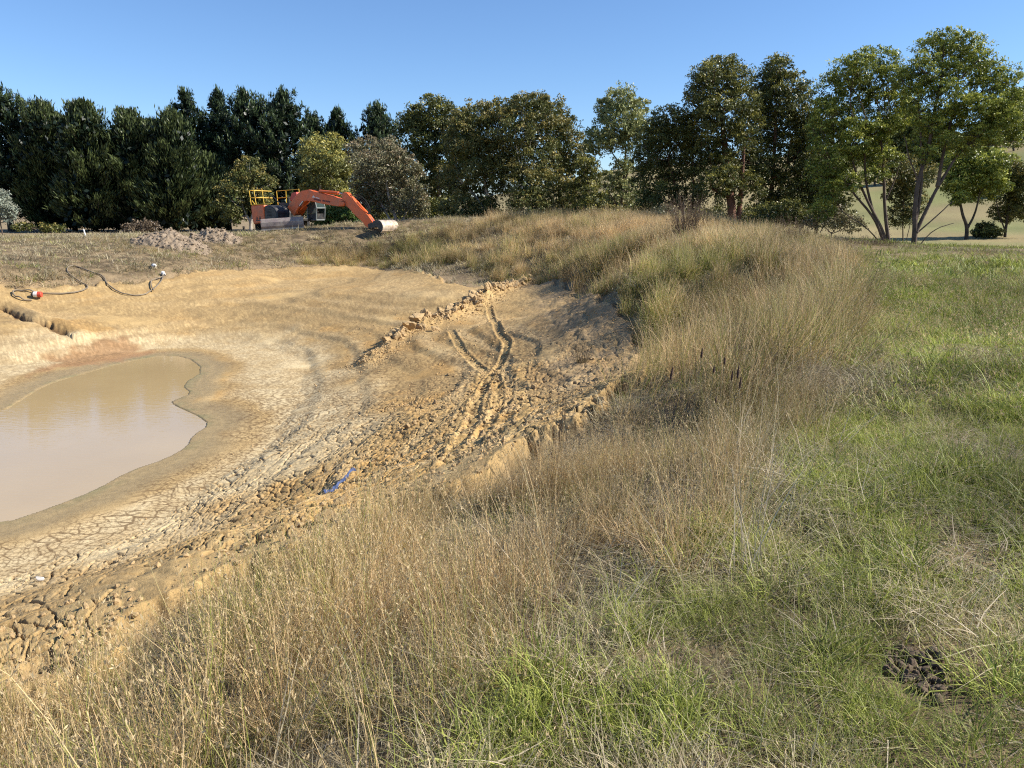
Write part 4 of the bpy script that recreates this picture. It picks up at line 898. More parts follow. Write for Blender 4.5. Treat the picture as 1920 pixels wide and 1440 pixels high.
# undercarriage facing the pond
for sx in (-1.05, 1.05):
    mb = MB(); prof = []
    for a in np.linspace(math.pi/2, 3*math.pi/2, 9): prof.append((-1.25+.36*math.cos(a), .36+.36*math.sin(a)))
    for a in np.linspace(-math.pi/2, math.pi/2, 9): prof.append((1.25+.36*math.cos(a), .36+.36*math.sin(a)))
    m_ = len(prof); v = [(sx-.25, p[0], p[1]) for p in prof]+[(sx+.25, p[0], p[1]) for p in prof]
    mb.add(v, [tuple(range(m_)), tuple(range(2*m_-1, m_-1, -1))]+[(i, i+m_, (i+1) % m_+m_, (i+1) % m_) for i in range(m_)])
    tr = lo(mb, 'track', rub); sh = MB()
    per = np.array(prof+[prof[0]]); L = np.r_[0, np.cumsum(np.hypot(*np.diff(per, axis=0).T))]
    for q in np.arange(0, L[-1], .17):
        py = np.interp(q, L, per[:, 0]); pz = np.interp(q, L, per[:, 1]); nx = np.array([py-np.clip(py, -1.25, 1.25), pz-.36]); a = math.atan2(nx[1], nx[0])-math.pi/2
        sh.box((sx, py, pz), (.56, .10, .07), [[1, 0, 0], [0, math.cos(a), -math.sin(a)], [0, math.sin(a), math.cos(a)]])
    o = lo(sh, 'track_shoes', mudsteel, None); o.parent = tr
mb = MB(); mb.box((0, 0, .45), (1.7, 1.9, .34)); mb.box((0, 0, .72), (1.1, 1.1, .28)); lo(mb, 'track_frame', dk, bevel=.03)
mb = MB()
q = [(-.10, .22), (.03, .25), (.10, .45), (.10, .72), (.0, .95), (-.08, .98), (-.02, .72), (-.04, .45)]
q = [(y_*1.2, z_*1.0+.02) for y_, z_ in q]; m_ = len(q)
v = [(-1.46, -2.15-p[0], p[1]) for p in q]+[(1.46, -2.15-p[0], p[1]) for p in q]
mb.add(v, [tuple(range(m_))[::-1], tuple(range(m_, 2*m_))]+[(i, (i+1) % m_, (i+1) % m_+m_, i+m_) for i in range(m_)]); bl_ = lo(mb, 'dozer_blade', mudsteel, bevel=.012)
mb = MB(); mb.box((0, -2.19, .25), (2.98, .06, .10)); o = lo(mb, 'cutting_edge', bright, None); o.parent = bl_
for sx in (-.55, .55): mb = MB(); mb.box((sx, -1.5, .42), (.16, 1.3, .2)); lo(mb, 'blade_arm', dk, bevel=.02)
# house
cw_ = up(pr([(208,398),(352,388),(365,578),(242,602),(226,560)], -1.18, 1.2), 'counterweight', orange, bevel=.06)
mb = MB()
for (a, b_) in (((268,510),(290,548)), ((300,508),(324,546))):
    P0 = EP(*a); P1 = EP(*b_); mb.prism([(P0[0], P1[1]), (P1[0], P1[1]), ((P0[0]+P1[0])/2, P0[1])], -1.195, -1.17)
P0 = EP(268,552); P1 = EP(330,564); mb.box(((P0[0]+P1[0])/2, -1.185, (P0[1]+P1[1])/2), (abs(P1[0]-P0[0]), .02, abs(P1[1]-P0[1])))
o = up(mb, 'emblem', dk, None); o.parent = cw_
up(pr([(240,598),(700,565),(700,535),(500,548),(365,575),(236,590)], -1.1, 1.2), 'deck', dk, bevel=.03)
ec = up(pr([(354,575),(352,398),(385,388),(430,396),(468,420),(492,462),(502,552)], -1.14, .25), 'engine_cover', dk, bevel=.10)
ec2 = up(pr([(354,575),(352,360),(480,360),(500,560)], .27, 1.18), 'side_body', dk, bevel=.05)
mb = MB(); 
for k in range(5): P0 = EP(385, 440+k*16); mb.box((P0[0]+.22, -1.15, P0[1]), (.42, .02, .03))
o = up(mb, 'vent_slats', rub, None); o.parent = ec
P0 = EP(500, 300); mb = MB(); mb.tube([(P0[0]-.25, .1, P0[1]-.9), (P0[0]-.25, .1, P0[1]+.05)], .07, 10); up(mb, 'exhaust_pipe', dk)
# cab on the far side
C_ = [EP(672,556), EP(668,400), EP(700,335), EP(752,335), EP(772,420), EP(768,556)]
C_ = [(p[0]-.15, p[1]) for p in C_]
cab = MB()
for yy in (.38, 1.18):
    for i in range(6): a, b_ = C_[i], C_[(i+1) % 6]; cab.tube([(a[0], yy, a[1]), (b_[0], yy, b_[1])], .045, 6)
for i in range(6): cab.tube([(C_[i][0], .38, C_[i][1]), (C_[i][0], 1.18, C_[i][1])], .045, 6)
cb = MB(); cb.prism([C_[0], (C_[0][0], C_[0][1]+.45), (C_[5][0], C_[5][1]+.45), C_[5]], .38, 1.18); ro = MB(); ro.prism([(C_[2][0]-.02, C_[2][1]), (C_[2][0]-.02, C_[2][1]+.06), (C_[3][0]+.04, C_[3][1]+.06), (C_[3][0]+.04, C_[3][1])], .34, 1.22)
cabo = up(cab, 'cab', solid('cab_grey', (.16, .18, .17), .5)); o = up(cb, 'cab_panel', dk, None); o.parent = cabo; o = up(ro, 'cab_roof', dk, None); o.parent = cabo
for yy in (.38, 1.18):
    w_ = MB(); w_.prism([(C_[0][0]+.03, C_[0][1]+.47)]+C_[1:5]+[(C_[5][0]-.02, C_[5][1]+.47)], yy-.01, yy+.01); o = up(w_, 'cab_window', glass, None); o.parent = cabo
w_ = MB(); a, b_ = C_[3], C_[4]; w_.add([(a[0], .42, a[1]), (a[0], 1.14, a[1]), (b_[0], 1.14, b_[1]), (b_[0], .42, b_[1])], [(0, 1, 2, 3)]); o = up(w_, 'windscreen', glass, None); o.parent = cabo
s_ = MB(); s_.box((C_[0][0]+.35, .78, C_[0][1]+.55), (.5, .5, .12)); s_.box((C_[0][0]+.12, .78, C_[0][1]+.85), (.12, .48, .6)); o = up(s_, 'seat', blackp, None, bevel=.04); o.parent = cabo
# yellow railing
rl = MB(); r_ = .028
def T3(zx, zy, y_): p = EP(zx, zy); return (p[0], y_, p[1])
for a, b_ in (((183,225),(205,388)), ((235,218),(262,385)), ((325,210),(352,385))): rl.tube([T3(*a, -1.12), T3(*b_, -1.12)], r_, 6)
for a, b_ in (((183,225),(325,210)), ((196,305),(338,298)), ((205,388),(438,368))): rl.tube([T3(*a, -1.12), T3(*b_, -1.12)], r_, 6)
for a, b_ in (((240,225),(492,205)), ((492,205),(498,255)), ((250,305),(430,292)), ((240,225),(258,380)), ((345,215),(355,380))): rl.tube([T3(*a, .9), T3(*b_, .9)], r_, 6)
a0 = EP(183,225); rl.tube([(a0[0], -1.12, a0[1]), (a0[0]+.0, .9, a0[1]-.02)], r_, 6); a0 = EP(196,305); rl.tube([(a0[0], -1.12, a0[1]), (a0[0], .9, a0[1])], r_, 6)
rl.tube([T3(215,340,-1.12), T3(250,385,-1.12)], r_, 6); p = EP(375,368); rl.box((p[0]+.2, -1.1, p[1]-.03), (.5, .06, .07))
up(rl, 'railing', yellow)
# boom, arm and bucket
boom = up(pr([(500,412),(512,385),(560,318),(600,268),(655,228),(738,214),(790,232),(1010,290),(1120,330),(1142,362),(1130,396),(1060,402),(900,375),(762,345),(712,340),(690,352),(640,440),(600,500),(560,505)], -.21, .21), 'boom', orange, bevel=.03)
mk = MB(); a = EP(775,302); b_ = EP(795,278); c_ = EP(812,305); mk.prism([a, b_, c_], -.222, -.205)
a = EP(815,296); b_ = EP(860,318); mk.box(((a[0]+b_[0])/2, -.214, (a[1]+b_[1])/2), (abs(b_[0]-a[0]), .016, .055), [[.98, 0, .2], [0, 1, 0], [-.2, 0, .98]])
o = up(mk, 'emblem', whitep, None); o.parent = boom
mk = MB()
for x0, x1 in ((795,876), (893,925), (930,952), (956,980)):
    a = EP(x0, 322+(x0-795)*.16); b_ = EP(x1, 322+(x1-795)*.16); mk.box(((a[0]+b_[0])/2, -.214, (a[1]+b_[1])/2), (abs(b_[0]-a[0]), .016, .11), [[.98, 0, .18], [0, 1, 0], [-.18, 0, .98]])
o = up(mk, 'lettering', solid('dark_red_lettering', (.12, .012, .012), .5), None); o.parent = boom
up(pr([(525,300),(540,250),(590,240),(600,290),(560,330),(520,345)], -.16, .16), 'hose_bracket', redp, bevel=.03)
for yy in (-.33, .33):
    mb = MB(); a = EP(592,498); b_ = EP(650,400); c_ = EP(692,345); mb.tube([(a[0], yy, a[1]), (b_[0], yy, b_[1])], .095, 12); o = up(mb, 'boom_cylinder', orange)
    mb = MB(); mb.tube([(b_[0], yy, b_[1]), (c_[0], yy, c_[1])], .05, 10); o2 = up(mb, 'rod', chrome, None); o2.parent = o
mb = MB(); a = EP(838,232); b_ = EP(1050,252); c_ = EP(1120,262); mb.tube([(a[0], 0, a[1]), (b_[0], 0, b_[1])], .11, 12); o = up(mb, 'arm_cylinder', orange); mb = MB(); mb.tube([(b_[0], 0, b_[1]), (c_[0], 0, c_[1])], .055, 10); o2 = up(mb, 'rod', chrome, None); o2.parent = o
arm = up(pr([(1098,262),(1128,242),(1158,246),(1250,345),(1400,505),(1445,570),(1430,610),(1400,640),(1368,622),(1340,580),(1250,500),(1195,435),(1150,395),(1112,340)], -.17, .17), 'arm', orange, bevel=.025)
mb = MB(); a = EP(1262,365); b_ = EP(1400,535); c_ = EP(1445,572); mb.tube([(a[0]+.02, -.02, a[1]+.06), (b_[0]+.06, -.02, b_[1]+.05)], .085, 12); o = up(mb, 'bucket_cylinder', orange); mb = MB(); mb.tube([(b_[0]+.06, -.02, b_[1]+.05), (c_[0], -.02, c_[1])], .045, 10); o2 = up(mb, 'rod', chrome, None); o2.parent = o
for k in range(3):
    mb = MB(); H_ = [EP(1180+k*12,270-k*4), EP(1260+k*15,300-k*12), EP(1340+k*12,370-k*10), EP(1385+k*8,440-k*6), EP(1392,490)]; H_ = densify(np.array([[p[0], .05*k-.05, p[1]] for p in H_]), False, 2); mb.tube(H_, .022, 5); up(mb, 'hydraulic_hose', rub)
mb = MB(); H_ = densify(np.array([[p[0], .1, p[1]] for p in [EP(560,330), EP(640,235), EP(740,208), EP(830,225)]]), False, 2); mb.tube(H_, .03, 5); up(mb, 'hydraulic_hose', rub); mb = MB()
H_ = densify(np.array([[p[0], -.24, p[1]] for p in [EP(1110,345), EP(1140,340), EP(1155,375), EP(1160,410)]]), False, 2); mb.tube(H_, .02, 5); up(mb, 'hydraulic_hose', rub); mb = MB()
H_ = [EP(385,255), EP(500,410)]; mb.tube([(H_[0][0], -.9, H_[0][1]), (H_[1][0], -.6, H_[1][1])], .03, 6); up(mb, 'support_strut', dk)
mb = MB(); 
for yy in (-.2, .2):
    P_ = [EP(1405,600), EP(1445,585), EP(1500,575), EP(1530,600), EP(1480,640), EP(1410,645)]; mb.prism(P_, yy-.04, yy+.04)
up(mb, 'bucket_link', dk, bevel=.01)
# wide mud bucket, mouth turned towards the machine
bc = EP(1572, 630); rad_ = .50; sh_o = []; BW = .74
for a in np.linspace(R(-35), R(150), 16): sh_o.append((bc[0]+rad_*math.cos(a)*.98, bc[1]+rad_*math.sin(a)*.88))
sh_i = [(bc[0]+(p[0]-bc[0])*.93, bc[1]+(p[1]-bc[1])*.93) for p in sh_o][::-1]
mb = MB(); m_ = len(sh_o)
for i in range(m_-1): mb.prism([sh_o[i], sh_o[i+1], sh_i[m_-2-i], sh_i[m_-1-i]], -BW, BW)
bk = up(mb, 'bucket', bright)
for yy in (-BW-.015, BW+.015): mb = MB(); mb.prism(sh_o, yy-.02, yy+.02); o = up(mb, 'bucket_side', dk if yy < 0 else bright, None); o.parent = bk
mb = MB(); p0, p1 = sh_o[0], sh_i[-1]; mb.prism([(p0[0]+.03, p0[1]), (p0[0]-.10, p0[1]-.14), (p0[0]-.13, p0[1]-.12), (p1[0], p1[1])], -BW, BW); o = up(mb, 'cutting_edge', bright, None); o.parent = bk

# ------------------------------------------------------------------ rubble mounds
def rubmat(t, b):
    c = ramp(t, noise(t, 5, 8, .75), [(.3, (.15, .11, .07)), (.5, (.28, .21, .14)), (.7, (.40, .31, .22))]); t.links.new(c, b.inputs['Base Color']); b.inputs['Roughness'].default_value = .95
    bump(t, b, noise(t, 22, 6, .7), 1, .05)
rubm = mat('rubble', rubmat)
def rock(rg, r, sub=2, ang=.35):
    import bmesh
    bm = bmesh.new(); bmesh.ops.create_icosphere(bm, subdivisions=sub, radius=1); V_ = np.array([v.co for v in bm.verts]); F_ = np.array([[v.index for v in f.verts] for f in bm.faces]); bm.free()
    for _ in range(7):                               # knock flat facets off the lump
        d = rg.normal(0, 1, 3); d /= np.linalg.norm(d); h = rg.uniform(.35, .8); k = np.maximum(0, V_@d-h); V_ = V_-k[:, None]*d*.9
    V_ *= 1+.22*(np.abs(fbm(V_[:, 0]*4+rg.uniform(0, 50), V_[:, 1]*4+V_[:, 2]*3, 5, 3))-.2)[:, None]
    V_ *= 1+ang*.75*(fbm(V_[:, 0]*2.2+rg.uniform(0, 50), V_[:, 1]*2.2+V_[:, 2]*1.7, 3, 3))[:, None]
    return V_*r*np.array([rg.uniform(.8, 1.3), rg.uniform(.75, 1.1), rg.uniform(.6, .9)]), F_
def mound(label, u, vt, vb, wpx, Y, seed):
    rg = np.random.default_rng(seed); p = wy(u, vb, Y); z0 = gz(p[0], p[1]); H = wy(u, vt, Y)[2]-z0-.12; a_ = wpx/F*Y/2; b_ = a_*.62
    q = np.linspace(-1.15, 1.15, 110); X, Y_ = np.meshgrid(q, q); r = np.hypot(X, Y_); r *= 1+.12*fbm(X*2+seed, Y_*2, seed, 2)
    h = H*np.clip(1-r, 0, 1)**.72*1.02; h = np.minimum(h, H); wxx = X*a_; wyy = Y_*b_
    k = sst(1.1, .85, r); h = h+k*(np.abs(fbm(wxx*2.2, wyy*2.2, seed+1, 5))*.36+(vn(wxx*5, wyy*5, seed+2)-.3)*.20)-.12*(1-k)
    zz = h+ground(wxx+p[0], wyy+p[1])-z0-.05; V_ = np.stack([wxx, wyy, zz], -1).reshape(-1, 3); id_ = np.arange(110*110).reshape(110, 110)
    Q_ = np.stack([id_[:-1, :-1], id_[:-1, 1:], id_[1:, 1:], id_[1:, :-1]], -1).reshape(-1, 4)
    root = empty('rubble_mound', (p[0], p[1], z0)); npmesh('heap', V_, Q_, rubm, parent=root)
    mb = MB()
    for _ in range(420):
        ii, jj = rg.integers(8, 102, 2)
        if r[ii, jj] > 1.04: continue
        rv, rf = rock(rg, rg.uniform(.035, .085)*(1+1.0*(rg.uniform() > .9)), 1); mb.add(rv+[wxx[ii, jj], wyy[ii, jj], zz[ii, jj]+.02], rf.tolist())
    o = mb.build('loose_stones', rubm, root); o['kind'] = 'stuff'
    return tag(root, label, 'dirt mound', 'heaps of excavated rubble')
mound('larger grey-brown mound of broken rubble, left one in front of the cypresses', 322, 431, 462, 158, 46, 1)
mound('smaller smoother mound of grey-brown dirt nearer the excavator', 408, 427, 452, 108, 50, 2)

# ------------------------------------------------------------------ clay berm lumps
claym = mat('dry_clay', lambda t, b: (t.links.new(ramp(t, noise(t, 7, 6, .7), [(.3, (.34, .22, .10)), (.7, (.55, .39, .20))]), b.inputs['Base Color']), b.inputs['Roughness'].__setattr__('default_value', .95), bump(t, b, noise(t, 30, 6, .7), .9, .02)))
rg = np.random.default_rng(11); segL = np.r_[0, np.cumsum(np.hypot(*np.diff(BERM, axis=0).T))]
rocks = []
for i in range(8):
    v_, f_ = rock(rg, 1., 3, .8); me = bpy.data.meshes.new('clay_lump'); me.from_pydata(v_.tolist(), [], f_.tolist()); me.materials.append(claym); rocks.append(me)
def terr(x, y):                                      # height of the finished ground mesh
    r = math.hypot(x, y); t_ = math.atan2(x, y); i = min(max(np.searchsorted(rr, r), 1), nr-1); j = min(max(np.searchsorted(th, t_), 1), ntn-1); return float(max(Z[i, j], Z[i-1, j-1]))
def clod(x, y, r, label, group, sink=.25):
    o = bpy.data.objects.new('clay_lump', rocks[rg.integers(0, 8)]); COL.objects.link(o); o.location = (x, y, terr(x, y)+r*.45-sink*r); o.scale = (r, r, r); o.rotation_euler = tuple(rg.uniform(-.5, .5, 2))+(rg.uniform(0, 6),)
    return tag(o, label, 'clay lump', group)
for i in range(150):
    s_ = segL[-1]*rg.uniform(.16, .97); x = np.interp(s_, segL, BERM[:, 0])+rg.normal(0, .24); y = np.interp(s_, segL, BERM[:, 1])+rg.normal(0, .22)
    clod(x, y, rg.choice([.08, .11, .14, .2], p=[.25, .35, .25, .15])*rg.uniform(.8, 1.2), 'dry orange clay lump on the pushed-up ridge across the basin', 'clay lumps on the ridge')
for (u, v, r) in ((765,628,.27),(783,618,.30),(800,612,.22),(842,588,.24),(875,576,.24),(893,583,.15),(745,640,.2),(815,622,.16),(930,552,.2),(942,560,.16),(980,535,.2),(995,528,.15)):
    p = gp(u, v); clod(p[0], p[1], r, 'big knobbly clay lump standing up on the pushed-up ridge', 'large clay lumps on the ridge', .1)
for (u, v) in ((765,808),(778,798),(790,800),(700,870),(752,815),(815,760),(840,700),(1010,700),(1020,730),(955,790),(975,800),(905,845),(930,850),(965,830),(620,1005),(612,1020),(640,985),(1000,745)):
    p = gp(u, v); clod(p[0], p[1], rg.uniform(.035, .08), 'small loose clay lump lying on the basin slope', 'loose clay lumps by the ruts')
# crumbs
small = bpy.data.collections.new('crumbs')
for i in range(5):
    v_, f_ = rock(rg, .03, 1, .5); me = bpy.data.meshes.new('crumb'); me.from_pydata(v_.tolist(), [], f_.tolist()); me.materials.append(claym); small.objects.link(bpy.data.objects.new('crumb_%d' % i, me))
n_ = 4200; k = rg.integers(0, len(BERM), n_); X = BERM[k, 0]+rg.normal(0, .42, n_); Yy = BERM[k, 1]+rg.normal(0, .42, n_)
for P_, c_ in [(q_, 260) for q_ in RUTS]:
    k = rg.integers(0, len(P_), c_); X = np.r_[X, P_[k, 0]+rg.normal(0, .35, c_)]; Yy = np.r_[Yy, P_[k, 1]+rg.normal(0, .35, c_)]
k = rg.integers(0, len(GULLY2), 900); X = np.r_[X, GULLY2[k, 0]+rg.normal(0, .35, 900)]; Yy = np.r_[Yy, GULLY2[k, 1]+rg.normal(0, .35, 900)]; X = X[:-500]; Yy = Yy[:-500]
n_ = 1100; X = np.r_[X, rg.uniform(-6, 3, n_)]; Yy = np.r_[Yy, rg.uniform(8, 30, n_)]
tt = rg.uniform(0, 1, 3000); kk = rg.integers(0, len(MUD)-1, 3000); ex_ = MUD[kk]*(1-tt)[:, None]+MUD[kk+1]*tt[:, None]+rg.normal(0, .6, (3000, 2)); ex_ = ex_[(ex_[:, 0] > -5) & (ex_[:, 1] > 3) & (ex_[:, 1] < 30)]; X = np.r_[X, ex_[:, 0]]; Yy = np.r_[Yy, ex_[:, 1]]
q = mudsd(X, Yy); m = (q < .9) & (sdist(X, Yy, WATER, 3.) > 1.2); X = X[m]; Yy = Yy[m]
zz = np.array([terr(a, b_) for a, b_ in zip(X, Yy)]); n_ = len(X)
scatter('clay_crumbs', 'fine crumbs of broken clay along the ridge and wheel ruts', small, np.stack([X, Yy, zz+.003], -1), rg.uniform(0, 6, (n_, 3)), rg.uniform(.25, 1.25, n_)**1.5, np.ones((n_, 4)), 5)

# ------------------------------------------------------------------ hose, float and litter at the left shore
def c1(x, y): return gp(x/4.8, 480+y/4.8)
hosem = solid('dusty_hose', (.20, .16, .11), .7, 0, .3, 3)
def hose(label, pts_, r, lift=.0):
    P_ = densify(np.array([c1(*p) for p in pts_]), False, 3); zs = np.array([terr(a, b_) for a, b_ in P_]); zs = np.convolve(np.pad(zs, 2, 'edge'), np.ones(5)/5, 'valid')+r*1.2+lift
    mb = MB(); mb.tube(np.c_[P_, zs], r, 7); return tag(mb.build('hose', hosem, smooth=True), label, 'hose')
hose('long dusty suction hose looping over the left shore', [(290,430),(200,428),(140,415),(120,395),(140,372),(200,362),(300,378),(400,398),(560,392),(700,375),(790,355),(800,335),(760,300),(690,255),(630,210),(605,165),(620,130),(670,122),(740,150),(820,185),(900,210),(940,235),(960,270),(950,292),(1010,335),(1100,370),(1200,380),(1300,375),(1370,345),(1440,290),(1470,240),(1470,200)], .030)
hose('short loop of thin hose hanging from the white valve', [(1385,350),(1360,300),(1370,260),(1420,240),(1475,222)], .026, .03)
def cyl_thing(name, label, cat, u, v, L, r, az, parts, tilt=0.):
    p = gp(u, v); root = empty(name, (p[0], p[1], terr(*p)+r*.9), az); root.rotation_euler[1] = tilt
    for nm, x0, x1, ra, rb, m in parts:
        mb = MB(); mb.tube([(x0*L, 0, 0), (x0*L+.012, 0, 0), (x1*L-.012, 0, 0), (x1*L, 0, 0)], [ra*r*.93, ra*r, rb*r, rb*r*.93], 18); mb.build(nm, m, root, smooth=False, bevel=.004)
    return tag(root, label, cat)
cyl_thing('float', 'red and white plastic drum float lying at the hose end', 'float', 71, 566, .38, .12, R(8), [('body', .08, .5, 1, .97, redp), ('band', -.32, .08, 1.02, 1.02, whitep), ('cap', -.45, -.32, .95, .95, blackp), ('spout', -.62, -.45, .35, .4, blackp)])
cyl_thing('canister', 'black and white canister lying on the grassy left bank', 'canister', 290, 509, .62, .11, R(-58), [('body', -.30, .18, 1, 1, whitep), ('sleeve', -.46, -.30, 1.06, 1.06, blackp), ('neck', .18, .34, .9, .5, whitep), ('cap', .34, .42, .4, .4, blackp)])
cyl_thing('valve', 'small white valve fitting at the top of the hose', 'valve', 308, 524, .42, .08, R(-50), [('body', -.3, .2, 1, 1, whitep), ('stem', .2, .6, .35, .3, blackp), ('flange', -.38, -.3, 1.3, 1.3, whitep)], .3)
p = gp(71, 1070); v_, f_ = rock(rg, .045, 2); mb = MB(); mb.add(v_*[1.3, .6, .9], f_.tolist()); o = mb.build('plastic_scrap', whitep); o.location = (p[0], p[1], terr(*p)+.03); tag(o, 'small crumpled white scrap on the cracked clay', 'litter')
# blue strip
P_ = densify(np.array([gp(u, v) for u, v in [(608,945),(622,934),(632,921),(645,914),(655,902),(667,897)]]), False, 2); zs = [terr(a, b_)+.07 for a, b_ in P_]
bv = []; 
for i, (a, b_) in enumerate(P_):
    wv_ = .015*(.6+.8*vn(np.array([i*.7]), np.array([0.]), 3)[0]); bv += [(a-wv_, b_, zs[i]+.02), (a, b_+.0, zs[i]+.045+.012*math.sin(i)), (a+wv_, b_, zs[i]+.008)]
mb = MB(); mb.add(bv, [(3*i+j, 3*i+3+j, 3*i+4+j, 3*i+1+j) for i in range(len(P_)-1) for j in (0, 1)])
o = mb.build('plastic_strip', solid('blue_plastic', (.035, .06, .15), .55, 0, .6, 20)); so = o.modifiers.new('thickness', 'SOLIDIFY'); so.thickness = .004; tag(o, 'torn strip of blue plastic on the cracked clay', 'plastic strip')
# posts
def post(label, u, vb, vt, Y, r, m, tiltx):
    p = wy(u, vb, Y); z0 = gz(p[0], p[1]); h = wy(u, vt, Y)[2]-z0; root = empty('post', (p[0], p[1], z0)); mb = MB(); mb.tube([(0, 0, -.3), (tiltx*.5, 0, h*.5), (tiltx, 0, h)], r, 8); mb.build('shaft', m, root)
    mb = MB(); mb.tube([(tiltx, 0, h), (tiltx, 0, h+.05)], [r*1.15, r*.8], 8); mb.build('top', m, root); return tag(root, label, 'post')
post('thin white marker post leaning left of the rubble mounds', 163, 453, 431, 50, .045, whitep, -.12)
wood = bark_mat('old_wood', (.06, .05, .04), (.15, .12, .09))
post('short dark fence post in the shade left of the rubble mound', 229, 447, 434, 60, .09, wood, 0)
post('dark fence post beside the white-trunked gum', 458, 444, 425, 64, .10, wood, .02)

# ------------------------------------------------------------------ single plants that stand out
def clump(name, label, cat, x, y, mats, rs, **k):
    g = np.random.default_rng(rs); v, f, a = strands(g, k['n'], k['rad'], k['h0'], k['h1'], k['w'], k['lean'], k['curve'], 5, k.get('seed', .4), seedsize=k.get('ss', 1.5))
    o = npmesh(name, v, f, mats, {'blade': a}); o.location = (x, y, gz(x, y)-.02); return tag(o, label, cat)
def one_mat(name, a_, b_, c_): return grass_mat(name, a_, b_, a_, b_, c_, .2)
rustm = one_mat('rusty_stems', (.20, .13, .08), (.40, .28, .18), (.30, .19, .12)); sedge = one_mat('sedge', (.26, .19, .10), (.42, .33, .16), (.28, .18, .10)); brownm = one_mat('brown_stalks', (.18, .11, .06), (.34, .22, .12), (.16, .09, .05))
p = gp(1090, 697); clump('tussock', 'lone brown tussock on the bare slope casting a long shadow', 'tussock', p[0], p[1], sedge, 1, n=90, rad=.09, h0=.3, h1=.72, w=.012, lean=.14, curve=.3, ss=2.2)
clump('weed_bush', 'tall rust-brown weed standing above the far crest grass', 'weed', *wy(1287, 440, 30)[:2], rustm, 2, n=420, rad=.32, h0=.7, h1=2.2, w=.014, lean=.16, curve=.35, ss=3.5, seed=.9)
clump('weed_bush', 'narrow dark brown weed at the right end of the crest grass', 'weed', *wy(1488, 470, 26)[:2], rustm, 3, n=220, rad=.22, h0=.5, h1=1.45, w=.010, lean=.15, curve=.35, ss=3, seed=.8)
for i, (u, v, x, y, r, h) in enumerate([(1600,430,0,0,1.3,.9),(1540,440,0,0,1.2,.8),(1640,450,0,0,1.,.6),(1760,470,0,0,1.2,.5),(1850,475,0,0,1.2,.6),(1680,462,0,0,.9,.5)]):
    q_ = wy(u, v, (36, 33, 36, 33, 31, 35)[i]); clump('weed_bush', 'greyish dry weed thicket ' + ('left of the multi-stemmed gum', 'furthest left beside the crest grass', 'in front of the multi-stemmed gum', 'right of the forked trunk', 'near the right frame edge', 'at the foot of the forked trunk')[i], 'weed', q_[0], q_[1], m_dead if i > 2 else rustm, 30+i, n=420, rad=r, h0=.2, h1=h, w=.012, lean=.45, curve=.5, ss=2.5, seed=.5)
for i, (u, v) in enumerate([(1040, 885), (1049, 870)]):
    p = gp(u, v); clump('dock_stalk', ('tallest', 'shorter')[i]+' brown seed stalk standing in front of the bare slope', 'seed stalk', p[0], p[1], brownm, 50+i, n=7, rad=.02, h0=.8-.15*i, h1=1.12-.2*i, w=.008, lean=.03, curve=.05, ss=1.6, seed=1)
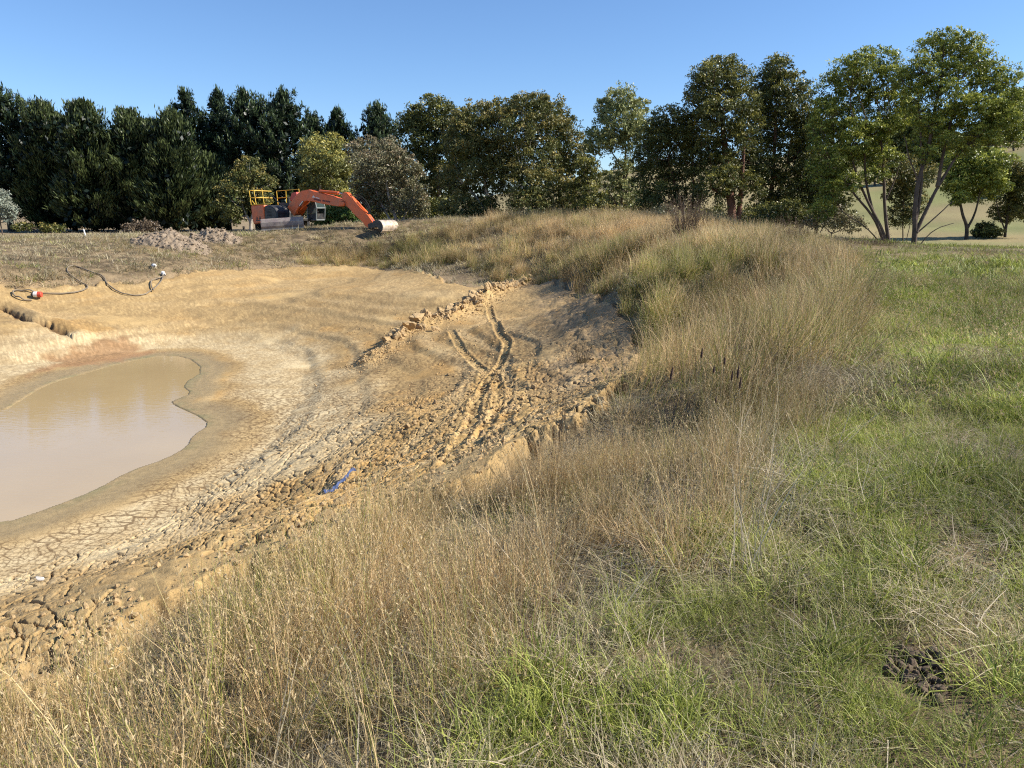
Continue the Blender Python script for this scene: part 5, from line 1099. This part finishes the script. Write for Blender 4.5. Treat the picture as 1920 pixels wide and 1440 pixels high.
# dark seed spikes rising from the near grass
spk = solid('dark_seed_head', (.045, .02, .015), .9, 0, .3, 40, bmp=.004); stm = solid('spike_stem', (.25, .2, .09), .7)
for i, (u, v, l, lean) in enumerate([(1257,702,26,.35),(1315,664,20,.2),(1338,694,13,.15),(1358,678,15,.12),(1372,706,20,.12),(1383,700,26,.12),(1387,720,24,.15),(1342,750,16,.1)]):
    Y = 5.6+.3*math.sin(i*2.1); t_ = wy(u, v, Y); ln = l/F*Y; bx = t_[0]-lean*.35; z0 = gz(bx, Y); root = empty('seed_spike', (bx, Y, z0)); H = t_[2]-z0
    P_ = densify(np.array([(0, 0, -.03), (t_[0]-bx-lean*.12, 0, H*.6), (t_[0]-bx, 0, H-ln*.4)]), False, 2); mb = MB(); mb.tube(P_, .0022, 5); mb.build('stem', stm, root)
    d_ = P_[-1]-P_[-3]; d_ /= np.linalg.norm(d_); mb = MB(); ss = np.linspace(0, 1, 9); mb.tube([P_[-1]+d_*ln*s for s in ss], [.0025]+[.0095*(1-.45*s)*(1+.15*math.sin(s*40)) for s in ss[1:-1]]+[.001], 7); mb.build('seed_head', spk, root)
    tag(root, ('leaning blackish seed spike, leftmost of the dark spikes in the grass', 'blackish seed spike standing highest among the dark spikes', 'short blackish seed spike second in height order left of the pair', 'thin blackish seed spike just left of the tall right pair', 'blackish seed spike at the left of the right-hand trio', 'long blackish seed spike in the middle of the right-hand trio', 'rightmost blackish seed spike, a little lower than its neighbours', 'lowest short blackish seed spike below the others')[i], 'seed spike', 'dark seed spikes')
# heap of droppings
dungm = mat('dung', lambda t, b: (t.links.new(ramp(t, noise(t, 60, 6, .7), [(.3, (.07, .046, .028)), (.7, (.25, .175, .115))]), b.inputs['Base Color']), b.inputs['Roughness'].__setattr__('default_value', .9), bump(t, b, noise(t, 160, 5, .7), .8, .004)))
rg = np.random.default_rng(3); dm = []
for i in range(6): v_, f_ = rock(rg, 1., 3, .5); me = bpy.data.meshes.new('dropping'); me.from_pydata(v_.tolist(), [], f_.tolist()); me.materials.append(dungm); me.polygons.foreach_set('use_smooth', np.ones(len(f_), bool)); dm.append(me)
cells_ = [(u+(j % 2)*7, v) for u in range(1650, 1782, 14) for j, v in enumerate(range(1200, 1336, 14))]
heap = np.array([(1650,1205),(1680,1198),(1700,1225),(1728,1222),(1764,1218),(1776,1262),(1777,1305),(1762,1332),(1725,1316),(1695,1295),(1668,1272),(1653,1248)], float)
for u, v in cells_:
    uu = u+rg.normal(0, 3); vv = v+rg.normal(0, 3)
    if not inside(np.array([uu]), np.array([vv]), heap)[0]: continue
    p = gp(uu, vv); o = bpy.data.objects.new('dropping', dm[rg.integers(0, 6)]); COL.objects.link(o); r = rg.uniform(.016, .026); o.location = (p[0], p[1], terr(*p)+r*.55); o.scale = (r*1.15, r, r); o.rotation_euler = tuple(rg.uniform(0, 6, 3))
    tag(o, 'dark brown animal dropping in the heap at lower right', 'dropping', 'droppings heaped in the grass')
